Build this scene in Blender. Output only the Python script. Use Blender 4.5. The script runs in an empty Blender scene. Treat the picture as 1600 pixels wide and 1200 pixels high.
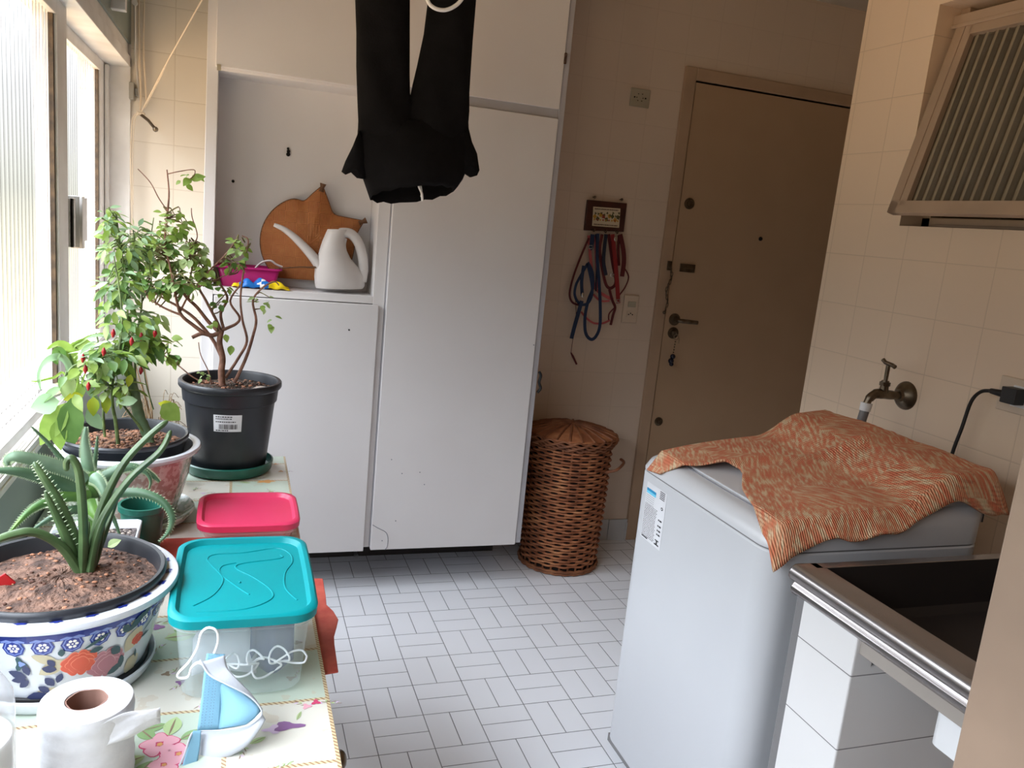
import bpy, math, random
from mathutils import Vector as V, Matrix
random.seed(7)
S=bpy.context.scene; C=S.collection
PI=math.pi; sin=math.sin; cos=math.cos
# ---------------- camera, world, exposure ----------------
cd=bpy.data.cameras.new('camera'); cam=bpy.data.objects.new('camera',cd); C.objects.link(cam)
cd.sensor_fit='HORIZONTAL'; cd.sensor_width=36; cd.lens=28.4409; cd.clip_start=.02
cam.matrix_world=Matrix([[0.944848, -0.028571, -0.326261, -0.382831], [-0.313361, 0.210776, -0.925947, -1.988315], [0.095223, 0.977117, 0.190199, 1.365698], [0.0, 0.0, 0.0, 1.0]])
S.camera=cam
S.view_settings.view_transform='Standard'; S.view_settings.look='None'; S.view_settings.gamma=1
S.view_settings.exposure=1.27
W=bpy.data.worlds.new('world'); S.world=W; W.use_nodes=True
nt=W.node_tree; nt.nodes.clear()
def wn(t): return nt.nodes.new(t)
tc=wn('ShaderNodeTexCoord'); sp=wn('ShaderNodeSeparateXYZ'); rp=wn('ShaderNodeValToRGB'); bg=wn('ShaderNodeBackground'); ou=wn('ShaderNodeOutputWorld'); mr=wn('ShaderNodeMapRange')
nt.links.new(tc.outputs['Generated'],sp.inputs[0]); nt.links.new(sp.outputs[2],mr.inputs[0]); mr.inputs[1].default_value=-1; mr.inputs[2].default_value=1
nt.links.new(mr.outputs[0],rp.inputs[0]); nt.links.new(rp.outputs[0],bg.inputs[0]); nt.links.new(bg.outputs[0],ou.inputs[0])
bg.inputs[1].default_value=4.6
el=rp.color_ramp.elements
el[0].position=0; el[0].color=(0.55, 0.385, 0.23, 1)
el[1].position=1; el[1].color=(2.7, 2.9, 3.25, 1)
for p,c in ((0.36,(0.62,0.44,0.27,1)),(0.44,(0.22,0.2,0.15,1)),(0.495,(0.12,0.12,0.108,1)),(0.545,(0.15,0.152,0.155,1)),(0.6,(0.3,0.31,0.325,1)),(0.7,(1.1,1.18,1.3,1)),(0.85,(2.5,2.68,3.0,1))):
    e=el.new(p); e.color=c
def portal(loc,rot,sx,sy):
    l=bpy.data.lights.new('window_daylight','AREA'); l.shape='RECTANGLE'; l.size=sx; l.size_y=sy
    l.cycles.is_portal=True; o=bpy.data.objects.new('window_daylight',l); o.location=loc; o.rotation_euler=rot; C.objects.link(o)
portal((-.885,-.60,1.31),(0,-PI/2,0),.92,3.5)

# ---------------- materials ----------------
def lin(c):
    f=lambda v:v/12.92 if v<=.04045 else ((v+.055)/1.055)**2.4
    return tuple(f(v/255) for v in c)+(1,)
def mat(name,col,rough=.5,metal=0,spec=.5,bump=None,mix=None,alpha=None,rgb=True,coat=0,trans=0,sss=0,detail=None):
    m=bpy.data.materials.new(name); m.use_nodes=True; n=m.node_tree.nodes; L=m.node_tree.links; b=n['Principled BSDF']
    c=lin(col) if rgb else tuple(col)+(1,)
    b.inputs['Base Color'].default_value=c; b.inputs['Roughness'].default_value=rough; b.inputs['Metallic'].default_value=metal
    b.inputs['Specular IOR Level'].default_value=spec
    if coat: b.inputs['Coat Weight'].default_value=coat
    t=n.new('ShaderNodeTexCoord')
    # every surface carries a procedural variation
    mx=mix or (tuple(min(255,v*1.06) for v in col) if rgb else None,6)
    if mx[0] is not None:
        z=n.new('ShaderNodeTexNoise'); z.inputs['Scale'].default_value=mx[1]; z.inputs['Detail'].default_value=mx[2] if len(mx)>2 else 3
        L.new(t.outputs['Object'],z.inputs['Vector'])
        r=n.new('ShaderNodeValToRGB'); r.color_ramp.elements[0].position=mx[3] if len(mx)>3 else .35; r.color_ramp.elements[1].position=mx[4] if len(mx)>4 else .65
        r.color_ramp.elements[0].color=c; r.color_ramp.elements[1].color=lin(mx[0])
        L.new(z.outputs['Fac'],r.inputs[0]); L.new(r.outputs[0],b.inputs['Base Color'])
    if bump:
        z=n.new('ShaderNodeTexNoise'); z.inputs['Scale'].default_value=bump[0]; z.inputs['Detail'].default_value=4
        L.new(t.outputs['Object'],z.inputs['Vector']); u=n.new('ShaderNodeBump'); u.inputs['Strength'].default_value=bump[1]; u.inputs['Distance'].default_value=bump[2] if len(bump)>2 else .005
        L.new(z.outputs['Fac'],u.inputs['Height']); L.new(u.outputs[0],b.inputs['Normal'])
    if alpha is not None:
        o=n['Material Output']; tr=n.new('ShaderNodeBsdfTransparent'); ms=n.new('ShaderNodeMixShader')
        ms.inputs[0].default_value=alpha; L.new(tr.outputs[0],ms.inputs[1]); L.new(b.outputs[0],ms.inputs[2]); L.new(ms.outputs[0],o.inputs[0])
    if trans:
        o=n['Material Output']; tl=n.new('ShaderNodeBsdfTranslucent'); tl.inputs[0].default_value=c; ms=n.new('ShaderNodeMixShader'); ms.inputs[0].default_value=trans
        L.new(b.outputs[0],ms.inputs[1]); L.new(tl.outputs[0],ms.inputs[2]); L.new(ms.outputs[0],o.inputs[0])
    return m
def nodes(m): return m.node_tree.nodes,m.node_tree.links,m.node_tree.nodes['Principled BSDF']
class NG:  # tiny helper for math graphs
    def __init__(s,m): s.n,s.L,s.b=nodes(m); s.m=m
    def v(s,x,sock):
        if hasattr(x,'node'): s.L.new(x,sock)
        else: sock.default_value=x
    def M(s,op,a,b=0.,c=0.):
        q=s.n.new('ShaderNodeMath'); q.operation=op
        for i,x in enumerate((a,b,c)): s.v(x,q.inputs[i])
        return q.outputs[0]
    def xyz(s):
        t=s.n.new('ShaderNodeTexCoord'); p=s.n.new('ShaderNodeSeparateXYZ'); s.L.new(t.outputs['Object'],p.inputs[0]); s.co=t.outputs['Object']; return p.outputs
    def mixc(s,f,a,b):
        q=s.n.new('ShaderNodeMix'); q.data_type='RGBA'; s.v(f,q.inputs[0])
        s.v(a,q.inputs[6]); s.v(b,q.inputs[7]); return q.outputs[2]
    def noise(s,sc,det=3,vec=None):
        z=s.n.new('ShaderNodeTexNoise'); z.inputs['Scale'].default_value=sc; z.inputs['Detail'].default_value=det; s.L.new(vec or s.co,z.inputs['Vector']); return z.outputs['Fac']
    def bump(s,h,st,d):
        u=s.n.new('ShaderNodeBump'); u.inputs['Strength'].default_value=st; u.inputs['Distance'].default_value=d; s.L.new(h,u.inputs['Height']); s.L.new(u.outputs[0],s.b.inputs['Normal'])
    def edge(s,x):  # distance to nearest integer
        f=s.M('FRACT',x); return s.M('MINIMUM',f,s.M('SUBTRACT',1.,f))
def tile_mat(name,ax,off,size,col,grout,rough=.3,w=.008,col2=None,bs=.4,su=None):
    m=mat(name,col,rough); g=NG(m); o=g.xyz(); a,b=ax
    u=g.M('DIVIDE',g.M('SUBTRACT',o[a],off[0]),su or size); v=g.M('DIVIDE',g.M('SUBTRACT',o[b],off[1]),size)
    d=g.M('MINIMUM',g.edge(u),g.edge(v)); k=g.M('LESS_THAN',d,w)
    f=g.M('MULTIPLY',g.noise(2.5,2),.8)
    base=g.mixc(f,lin(col),lin(col2 or tuple(v*.94 for v in col)))
    c=g.mixc(k,base,lin(grout)); g.L.new(c,g.b.inputs['Base Color'])
    g.bump(g.M('MINIMUM',d,.03),bs,.02); return m
def floor_mat():
    m=mat('floor_tile',(226,228,232),.32); g=NG(m); o=g.xyz(); s=.15
    u=g.M('DIVIDE',o[0],s); v=g.M('DIVIDE',o[1],s)
    par=g.M('FLOORED_MODULO',g.M('ADD',g.M('FLOOR',u),g.M('FLOOR',v)),2.)
    fu=g.M('ABSOLUTE',g.M('SUBTRACT',g.M('FRACT',u),.5)); fv=g.M('ABSOLUTE',g.M('SUBTRACT',g.M('FRACT',v),.5))
    split=g.M('ADD',g.M('MULTIPLY',fu,g.M('SUBTRACT',1.,par)),g.M('MULTIPLY',fv,par))
    d=g.M('MINIMUM',split,g.M('MINIMUM',g.edge(u),g.edge(v)))
    k=g.M('LESS_THAN',d,.0085)
    base=g.mixc(g.noise(3.,2),lin((232,234,239)),lin((241,243,247)))
    gc=g.mixc(g.noise(9.,3),lin((60,62,66)),lin((150,152,155)))
    g.L.new(g.mixc(k,base,gc),g.b.inputs['Base Color']); g.bump(g.M('MINIMUM',d,.02),.5,.03); return m
MT={}
def mk(k,*a,**kw): MT[k]=mat(k,*a,**kw); return MT[k]
mk('cream_paint',(214,196,172),.6,bump=(60,.05)); mk('back_paint',(206,186,164),.55,bump=(40,.04)); mk('ceiling_paint',(196,186,170),.8)
MT['floor']=floor_mat()
MT['wall_tile_x']=tile_mat('wall_tile_right',(1,2),(-.16,.03),.15,(230,205,178),(208,184,158),.35,.009)
MT['wall_tile_y']=tile_mat('wall_tile_back',(0,2),(-.60,.03),.15,(218,208,192),(196,184,166),.35,.009)
MT['hall_tile']=tile_mat('wall_tile_hall',(0,2),(-.60,.03),.15,(222,201,180),(208,187,166),.45,.007)
MT['ped_tile']=tile_mat('pedestal_tile',(1,2),(-.80,.534),.14,(226,224,222),(120,118,118),.3,.007,su=9.)
mk('base_tile',(196,196,196),.4); mk('dark_room',(60,48,38),.8); mk('cream_backlit',(134,146,138),.45,mix=((120,132,126),4))
mk('alu',(224,221,217),.4,.05,mix=((208,204,199),9)); mk('alu_dark',(136,132,124),.4,.3); mk('gasket',(70,58,46),.8,mix=((104,84,62),40)); mk('alu_warm',(176,154,134),.45,.3)
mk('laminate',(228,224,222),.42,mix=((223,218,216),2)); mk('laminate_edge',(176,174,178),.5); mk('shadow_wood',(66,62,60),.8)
mk('door_paint',(186,156,126),.5,mix=((180,150,120),3),bump=(8,.03)); mk('trim_paint',(176,148,122),.5); mk('jamb_paint',(166,142,122),.5,bump=(20,.04))
mk('chrome',(190,186,180),.2,.95); mk('old_metal',(120,108,92),.35,.9,mix=((92,80,66),30)); mk('apron_grey',(150,142,134),.5); mk('steel',(166,161,160),.24,.85,mix=((160,154,152),12)); mk('basin_steel_shaded',(40,34,32),.6,.1)
mk('black_plastic',(30,33,39),.38,mix=((44,45,49),12)); mk('black_rubber',(22,20,22),.5); mk('dark_hole',(14,12,12),.9)
mk('white_plastic',(226,226,226),.35); mk('washer_white',(202,203,205),.28,mix=((197,198,201),2)); mk('grey_plastic',(120,118,118),.5)
mk('white_glaze',(204,208,214),.16,coat=.4); mk('glaze_in',(214,208,214),.25)
mk('green_plastic',(28,92,78),.35); mk('teal_plastic',(0,136,142),.4,spec=.3,trans=.15); mk('pink_lid',(206,44,80),.35,mix=((212,58,98),5),trans=.15)
mk('clear_plastic',(214,228,228),.15,alpha=.26); mk('clear_pink',(220,180,180),.2,alpha=.4); mk('clear_bottle',(222,224,228),.12,alpha=.42)
mk('navy_cloth',(30,48,92),.8); mk('mask_white',(206,210,216),.8,trans=.35,bump=(300,.1)); mk('mask_blue',(136,184,206),.8,trans=.3,bump=(300,.1)); mk('loop_white',(236,238,242),.8); mk('stitch',(120,150,180),.8)
mk('paper',(206,206,208),.9,bump=(90,.25,.004),mix=((198,198,201),50)); mk('core',(128,96,84),.9)
mk('soil_red',(122,92,76),.95,mix=((66,48,40),45,8,.38,.62),bump=(120,.9,.01)); mk('soil_chip',(140,98,72),.95,mix=((60,40,30),60,8,.4,.6),bump=(140,.9,.01)); mk('soil_dark',(44,34,28),.95,mix=((82,66,52),70,6),bump=(150,.9,.01)); mk('gravel',(70,60,56),.9,mix=((120,108,104),120,4),bump=(180,.9,.01))
mk('chip_a',(150,104,78),.9); mk('chip_b',(78,50,38),.9); mk('stone',(176,162,150),.9)
mk('leaf_green',(124,154,66),.45,mix=((162,186,96),30),trans=.45); mk('leaf_dark',(80,114,54),.45,mix=((104,140,70),25),trans=.4); mk('leaf_yellow',(176,180,40),.5,mix=((130,160,40),25),trans=.35); mk('leaf_pale',(144,178,140),.5,mix=((154,182,136),30),trans=.3)
mk('leaf_soft',(144,168,104),.55,mix=((172,192,132),30),trans=.35)
mk('aloe',(66,98,70),.42,mix=((96,128,98),18),trans=.08); mk('aloe_lime',(104,144,58),.45,mix=((76,118,60),18),trans=.1); mk('finger',(56,78,46),.42,mix=((80,104,64),22)); mk('aloe_pale',(104,134,108),.45,mix=((128,156,128),24)); mk('gap_shade',(30,20,15),.9); mk('tooth',(158,176,140),.6); mk('cactus_bark',(108,132,98),.6,mix=((66,92,60),26))
mk('bark',(142,102,84),.8,mix=((104,72,58),60),bump=(90,.5,.004)); mk('bark_thin',(128,124,76),.8,mix=((84,62,44),60)); mk('stem_green',(120,142,84),.7,mix=((70,84,44),40)); mk('twig_dry',(136,112,84),.9)
mk('chili_red',(150,24,30),.25); mk('white_print',(232,230,224),.5); mk('ink',(40,40,44),.6); mk('ink_grey',(120,120,126),.6); mk('label_paper',(214,214,216),.5); mk('label_blue',(34,140,186),.5); mk('label_cyan',(110,196,224),.5)
mk('magenta',(170,24,104),.4); mk('can_white',(206,200,196),.45); mk('packet_blue',(30,110,190),.25); mk('packet_yellow',(236,204,30),.25); mk('straw_dark',(96,62,34),.7)
mk('red_mat',(176,70,58),.6,mix=((196,92,76),30),bump=(60,.2)); mk('red_tag',(170,30,34),.4)
mk('frame_wood',(74,30,20),.5,mix=((58,22,16),30)); mk('tile_cream',(208,192,162),.4); mk('leash_red',(136,28,30),.6); mk('leash_dkred',(88,20,24),.6); mk('leash_blue',(20,44,78),.6); mk('leash_navy',(26,34,54),.6); mk('leash_pink',(190,92,92),.6); mk('fruit_y',(190,140,50),.5); mk('fruit_r',(150,60,40),.5); mk('fruit_g',(80,76,40),.5)
mk('black_cloth',(15,14,16),.95,mix=((20,19,21),20),bump=(220,.2),spec=.15); mk('rope',(196,180,158),.9); mk('screen_white',(230,226,218),.7); mk('plate_old',(168,158,136),.5); mk('bead_blue',(14,18,40),.2)
# ribbed glass: ridged sheet, lets daylight through, slightly darker along the grooves
def glass_mat(name,pitch,ax,tint,groove,al,rough=.25):
    m=bpy.data.materials.new(name); m.use_nodes=True; n=m.node_tree.nodes; L=m.node_tree.links; n.clear()
    o=n.new('ShaderNodeOutputMaterial'); t=n.new('ShaderNodeTexCoord'); s=n.new('ShaderNodeSeparateXYZ'); L.new(t.outputs['Object'],s.inputs[0])
    a=n.new('ShaderNodeMath'); a.operation='DIVIDE'; a.inputs[1].default_value=pitch; L.new(s.outputs[ax],a.inputs[0])
    f=n.new('ShaderNodeMath'); f.operation='FRACT'; L.new(a.outputs[0],f.inputs[0])
    r=n.new('ShaderNodeValToRGB'); e=r.color_ramp.elements; e[0].position=0; e[0].color=groove+(1,); e[1].position=.30; e[1].color=tint+(1,)
    q=e.new(.85); q.color=tint+(1,); q=e.new(.97); q.color=groove+(1,)
    L.new(f.outputs[0],r.inputs[0])
    tr=n.new('ShaderNodeBsdfTransparent'); L.new(r.outputs[0],tr.inputs[0]); tl=n.new('ShaderNodeBsdfTranslucent'); L.new(r.outputs[0],tl.inputs[0])
    gl=n.new('ShaderNodeBsdfGlossy'); gl.inputs['Roughness'].default_value=rough
    m1=n.new('ShaderNodeMixShader'); m1.inputs[0].default_value=al; L.new(tr.outputs[0],m1.inputs[1]); L.new(tl.outputs[0],m1.inputs[2])
    m2=n.new('ShaderNodeMixShader'); m2.inputs[0].default_value=.07; L.new(m1.outputs[0],m2.inputs[1]); L.new(gl.outputs[0],m2.inputs[2]); L.new(m2.outputs[0],o.inputs[0]); return m
MT['glass_left']=glass_mat('ribbed_window_glass',.03,1,(0.74, 0.75, 0.75),(0.42, 0.42, 0.415),.002)
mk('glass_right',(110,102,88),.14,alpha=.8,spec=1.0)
g=NG(MT['glass_right']); o_=g.xyz(); e_=g.edge(g.M('DIVIDE',o_[1],.03)); g.L.new(g.mixc(g.M('MULTIPLY',g.M('LESS_THAN',e_,.16),.8),g.mixc(g.noise(12.,2),lin((70,64,54)),lin((96,88,74))),lin((168,156,134))),g.b.inputs['Base Color'])  # pale rib stripes put reflection streaks into the dark glass colour
# crocheted towel
def towel_mat():
    m=mat('crochet',(214,120,84),.9); g=NG(m); o=g.xyz()
    n0=g.n.new('ShaderNodeTexNoise'); n0.inputs['Scale'].default_value=3.2; n0.inputs['Detail'].default_value=1; g.L.new(g.co,n0.inputs['Vector'])
    ang=g.M('MULTIPLY',g.M('ROUND',g.M('MULTIPLY',n0.outputs['Fac'],6.)),.9)
    p=g.M('ADD',g.M('MULTIPLY',o[0],g.M('COSINE',ang)),g.M('MULTIPLY',o[1],g.M('SINE',ang)))
    q=g.M('SUBTRACT',g.M('MULTIPLY',o[1],g.M('COSINE',ang)),g.M('MULTIPLY',o[0],g.M('SINE',ang)))
    cmb=g.n.new('ShaderNodeCombineXYZ'); g.L.new(g.M('MULTIPLY',p,150.),cmb.inputs[0]); g.L.new(g.M('MULTIPLY',q,26.),cmb.inputs[1])
    n1=g.noise(1.,2,cmb.outputs[0])
    r=g.n.new('ShaderNodeValToRGB'); e=r.color_ramp.elements; e[0].position=.36; e[0].color=lin((216,122,88)); e[1].position=.64; e[1].color=lin((226,198,160)); x=e.new(.49); x.color=lin((216,146,108))
    g.L.new(n1,r.inputs[0])
    u=g.M('MULTIPLY',g.M('ADD',o[0],0.),210.); v=g.M('MULTIPLY',g.M('SUBTRACT',o[1],o[2]),210.)
    du=g.edge(u); dv=g.edge(v); hole=g.M('MULTIPLY',g.M('GREATER_THAN',du,.27),g.M('GREATER_THAN',dv,.27))
    area=g.M('GREATER_THAN',g.noise(7.5,1),.54)
    hk=g.M('MULTIPLY',g.M('MULTIPLY',hole,area),.55)
    g.L.new(g.mixc(hk,r.outputs[0],lin((150,58,40))),g.b.inputs['Base Color'])
    w=g.M('ADD',g.M('SINE',g.M('MULTIPLY',u,PI*2)),g.M('SINE',g.M('MULTIPLY',v,PI*2))); g.bump(w,.5,.003); return m
MT['crochet']=towel_mat()
def weave_mat(name,c1,c2,c3,s):
    m=mat(name,c1,.65); g=NG(m); g.xyz()
    z=g.noise(s,3); r=g.n.new('ShaderNodeValToRGB'); e=r.color_ramp.elements; e[0].position=.3; e[0].color=lin(c1); e[1].position=.7; e[1].color=lin(c3); x=e.new(.5); x.color=lin(c2)
    g.L.new(z,r.inputs[0]); g.L.new(r.outputs[0],g.b.inputs['Base Color']); return m
MT['wicker']=weave_mat('wicker_strands',(124,72,44),(164,100,64),(196,134,90),16); MT['wicker_dark']=weave_mat('wicker_rim',(104,60,36),(136,84,54),(160,106,70),20)
MT['straw']=mat('woven_straw',(186,112,56),.65); g=NG(MT['straw']); o_=g.xyz()
c1=g.M('FLOORED_MODULO',g.M('ADD',g.M('FLOOR',g.M('MULTIPLY',o_[0],26.)),g.M('FLOOR',g.M('MULTIPLY',o_[2],26.))),2.)
e_=g.M('ADD',g.M('MULTIPLY',g.edge(g.M('MULTIPLY',o_[0],210.)),c1),g.M('MULTIPLY',g.edge(g.M('MULTIPLY',o_[2],210.)),g.M('SUBTRACT',1.,c1)))
g.L.new(g.mixc(g.M('LESS_THAN',e_,.16),g.mixc(g.noise(30.,3),lin((176,98,44)),lin((206,138,76))),lin((120,64,30))),g.b.inputs['Base Color']); g.bump(e_,.6,.003)
# printed oilcloth
def cloth_mat():
    m=mat('oilcloth',(222,224,212),.3,coat=.2); g=NG(m); o=g.xyz()
    u=g.M('DIVIDE',g.M('SUBTRACT',o[0],-.38),.135); v=g.M('DIVIDE',g.M('SUBTRACT',o[1],-.957),.135)
    a=g.M('FLOORED_MODULO',g.M('ADD',g.M('FLOOR',u),g.M('FLOOR',v)),2.)
    base=g.mixc(a,lin((190,202,186)),lin((212,208,196)))
    base=g.mixc(g.M('MULTIPLY',g.M('GREATER_THAN',g.noise(30.,3),.62),.35),base,lin((196,176,150)))
    d=g.M('MINIMUM',g.edge(u),g.edge(v)); k=g.M('LESS_THAN',d,.022)
    dash=g.M('GREATER_THAN',g.M('SINE',g.M('MULTIPLY',g.M('ADD',o[0],o[1]),900.)),-.3)
    bc=g.mixc(dash,lin((150,116,86)),lin((206,190,152)))
    g.L.new(g.mixc(k,base,bc),g.b.inputs['Base Color']); return m
MT['oilcloth']=cloth_mat()
def mottled(name,c1,c2,s):
    m=mat(name,c1,.25,coat=.3); g=NG(m); g.xyz(); z=g.noise(s,5); r=g.n.new('ShaderNodeValToRGB'); e=r.color_ramp.elements; e[0].position=.46; e[0].color=lin(c1); e[1].position=.54; e[1].color=lin(c2); g.L.new(z,r.inputs[0]); g.L.new(r.outputs[0],g.b.inputs['Base Color']); return m
MT['mottle_pink']=mottled('mottled_pink_glaze',(178,146,138),(208,194,186),95); MT['mottle_green']=mottled('mottled_green_glaze',(128,146,124),(196,200,188),60)

# ---------------- mesh helpers ----------------
class MB:
    def __init__(s): s.v=[];s.f=[];s.m=[]
    def add(s,vs,fs,mi=0):
        k=len(s.v); s.v+= [tuple(p) for p in vs]; s.f+=[tuple(k+i for i in f) for f in fs]; s.m+=[mi]*len(fs); return s
    def box(s,x0,x1,y0,y1,z0,z1,mi=0):
        x0,x1=sorted((x0,x1));y0,y1=sorted((y0,y1));z0,z1=sorted((z0,z1))
        return s.add([(x0,y0,z0),(x1,y0,z0),(x1,y1,z0),(x0,y1,z0),(x0,y0,z1),(x1,y0,z1),(x1,y1,z1),(x0,y1,z1)],[(0,3,2,1),(4,5,6,7),(0,1,5,4),(1,2,6,5),(2,3,7,6),(3,0,4,7)],mi)
    def tube(s,pts,r,n=8,mi=0,cap=True,flat=None):
        pts=[V(p) for p in pts]; N=len(pts); rs=r if isinstance(r,(list,tuple)) else [r]*N
        t0=(pts[1]-pts[0]).normalized(); up=V((0,0,1)) if abs(t0.z)<.9 else V((1,0,0)); a=t0.cross(up).normalized()
        vs=[]
        for i,p in enumerate(pts):
            t=(pts[min(i+1,N-1)]-pts[max(i-1,0)]); t=t.normalized() if t.length>1e-9 else t0
            a=(a-t*a.dot(t)); a=a.normalized() if a.length>1e-6 else t.orthogonal().normalized()
            b=t.cross(a)
            for j in range(n):
                q=2*PI*j/n; vs.append(p+(a*cos(q)+b*sin(q)*(flat or 1))*rs[i])
        fs=[(i*n+j,i*n+(j+1)%n,(i+1)*n+(j+1)%n,(i+1)*n+j) for i in range(N-1) for j in range(n)]
        if cap: fs+=[tuple(range(n))[::-1],tuple((N-1)*n+j for j in range(n))]
        return s.add(vs,fs,mi)
    def cyl(s,p,q,r0,r1=None,n=20,mi=0): return s.tube([p,q],[r0,r0 if r1 is None else r1],n,mi)
    def lathe(s,prof,c,n=48,mi=0,rf=None,close=False):
        cx,cy,cz=c; vs=[]
        for (r,z) in prof:
            for j in range(n):
                a=2*PI*j/n; rr=r if rf is None else rf(r,z,a); vs.append((cx+rr*cos(a),cy+rr*sin(a),cz+z))
        k=len(prof); fs=[(i*n+j,i*n+(j+1)%n,(i+1)*n+(j+1)%n,(i+1)*n+j) for i in range(k-1) for j in range(n)]
        return s.add(vs,fs,mi)
    def grid(s,fn,nu,nv,mi=0,mf=None):
        vs=[fn(i/nu,j/nv) for j in range(nv+1) for i in range(nu+1)]; w=nu+1
        fs=[(j*w+i,j*w+i+1,(j+1)*w+i+1,(j+1)*w+i) for j in range(nv) for i in range(nu)]
        k=len(s.m); s.add(vs,fs,mi)
        if mf:
            for j in range(nv):
                for i in range(nu): s.m[k+j*nu+i]=mf((i+.5)/nu,(j+.5)/nv)
        return s
    def ball(s,c,r,n=10,mi=0,sc=(1,1,1)):
        vs=[];m=n//2+1
        for i in range(m+1):
            t=PI*i/m
            for j in range(n): a=2*PI*j/n; vs.append((c[0]+r*sc[0]*sin(t)*cos(a),c[1]+r*sc[1]*sin(t)*sin(a),c[2]+r*sc[2]*cos(t)))
        return s.add(vs,[(i*n+j,(i+1)*n+j,(i+1)*n+(j+1)%n,i*n+(j+1)%n) for i in range(m) for j in range(n)],mi)
    def rbox(s,x0,x1,y0,y1,z0,z1,r,taper=0,mi=0,seg=6,top=True,bottom=True,flare=0):
        # box with rounded vertical corners, tapering towards its foot
        def ring(z,k):
            cx=(x0+x1)/2; cy=(y0+y1)/2; hx=(x1-x0)/2-k; hy=(y1-y0)/2-k; o=[]
            for q,(sx,sy) in enumerate(((1,1),(-1,1),(-1,-1),(1,-1))):
                for i in range(seg+1):
                    a=q*PI/2+i/seg*PI/2; o.append((cx+sx*(hx-r)+r*cos(a),cy+sy*(hy-r)+r*sin(a),z))
            return o
        n=4*(seg+1); vs=ring(z0,taper)+ring(z1,0); fs=[(j,(j+1)%n,n+(j+1)%n,n+j) for j in range(n)]
        if bottom: fs.append(tuple(range(n))[::-1])
        if top: fs.append(tuple(n+j for j in range(n)))
        return s.add(vs,fs,mi)
    def build(s,name,mats,parent=None,smooth=False,bevel=0,sub=0,solid=0,auto=True):
        me=bpy.data.meshes.new(name); me.from_pydata(s.v,[],s.f)
        for m in (mats if isinstance(mats,(list,tuple)) else [mats]): me.materials.append(MT[m] if isinstance(m,str) else m)
        me.polygons.foreach_set('material_index',s.m)
        if smooth: me.polygons.foreach_set('use_smooth',[True]*len(s.f))
        me.update()
        o=bpy.data.objects.new(name,me); C.objects.link(o)
        if smooth and auto:
            try: me.set_sharp_from_angle(angle=math.radians(42))
            except Exception: pass
        if solid: q=o.modifiers.new('s','SOLIDIFY'); q.thickness=solid; q.offset=0
        if bevel: q=o.modifiers.new('b','BEVEL'); q.width=bevel; q.segments=2; q.limit_method='ANGLE'; q.harden_normals=False
        if sub: q=o.modifiers.new('u','SUBSURF'); q.levels=sub; q.render_levels=sub
        if parent: o.parent=parent; o.matrix_parent_inverse=Matrix.Translation(parent['base_at']).inverted() if 'base_at' in parent else Matrix()
        return o
def thing(name,label,cat,loc,group=None,kind=None):
    o=bpy.data.objects.new(name,None); o.empty_display_size=.05; C.objects.link(o); o.location=loc; o['base_at']=loc
    if label: o['label']=label
    if cat: o['category']=cat
    if group: o['group']=group
    if kind: o['kind']=kind
    return o
def tag(o,label,cat,group=None,kind=None):
    o['label']=label; o['category']=cat
    if group: o['group']=group
    if kind: o['kind']=kind
    return o
def struct(o): o['kind']='structure'; return o
def spline(P,k=6):
    P=[V(p) for p in P]; o=[]
    for i in range(len(P)-1):
        a=P[max(i-1,0)];b=P[i];c=P[i+1];d=P[min(i+2,len(P)-1)]
        for j in range(k):
            t=j/k; o.append(.5*((2*b)+(c-a)*t+(2*a-5*b+4*c-d)*t*t+(3*b-a-3*c+d)*t**3))
    return o+[P[-1]]
def ribbon(mb,P,w,t,nrm=(0,-1,0),mi=0,k=5):
    # flat strap following a path: width w seen from nrm, thickness t
    P=spline(P,k); n=V(nrm); vs=[]; N=len(P)
    for i,p in enumerate(P):
        d=(P[min(i+1,N-1)]-P[max(i-1,0)]).normalized(); a=d.cross(n); a=a.normalized() if a.length>1e-5 else V((1,0,0))
        b=a.cross(d)
        for sx,sy in ((-1,-1),(1,-1),(1,1),(-1,1)): vs.append(p+a*sx*w/2+b*sy*t/2)
    fs=[(i*4+j,i*4+(j+1)%4,i*4+4+(j+1)%4,i*4+4+j) for i in range(N-1) for j in range(4)]+[(3,2,1,0),(N*4-4,N*4-3,N*4-2,N*4-1)]
    mb.add(vs,fs,mi)
def leaf(mb,p,d,L,w,up=(0,0,1),curl=.2,mi=0,n=5,fold=.25):
    p=V(p); d=V(d).normalized(); u=V(up); s=d.cross(u); s=s.normalized() if s.length>1e-4 else d.orthogonal().normalized(); u=s.cross(d)
    vs=[]
    for i in range(n+1):
        t=i/n; h=w*.5*(sin(PI*min(1,t*1.02))**.75)*(1.25-.5*t) if 0<t<1 else w*.02
        c=p+d*L*t-u*curl*L*t*t
        vs+= [c-s*h+u*h*fold,c,c+s*h+u*h*fold]
    mb.add(vs,[(i*3+j,i*3+j+1,i*3+4+j,i*3+3+j) for i in range(n) for j in (0,1)],mi)
def blob(cx,cy,r,n=5,amp=.25,k=30,ph=0,sx=1,sy=1): return [(cx+sx*r*(1+amp*cos(n*2*PI*i/k+ph))*cos(2*PI*i/k),cy+sy*r*(1+amp*cos(n*2*PI*i/k+ph))*sin(2*PI*i/k)) for i in range(k)]
def leaf2(cx,cy,a,L,w,k=8,jag=0):
    o=[]
    for i in range(k+1): t=i/k; o.append((t*L,w/2*sin(PI*t)**.8*(1+jag*(i%2))))
    for i in range(k-1,0,-1): t=i/k; o.append((t*L,-w/2*sin(PI*t)**.8*(1+jag*(i%2))))
    return [(cx+x*cos(a)-y*sin(a),cy+x*sin(a)+y*cos(a)) for x,y in o]
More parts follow.
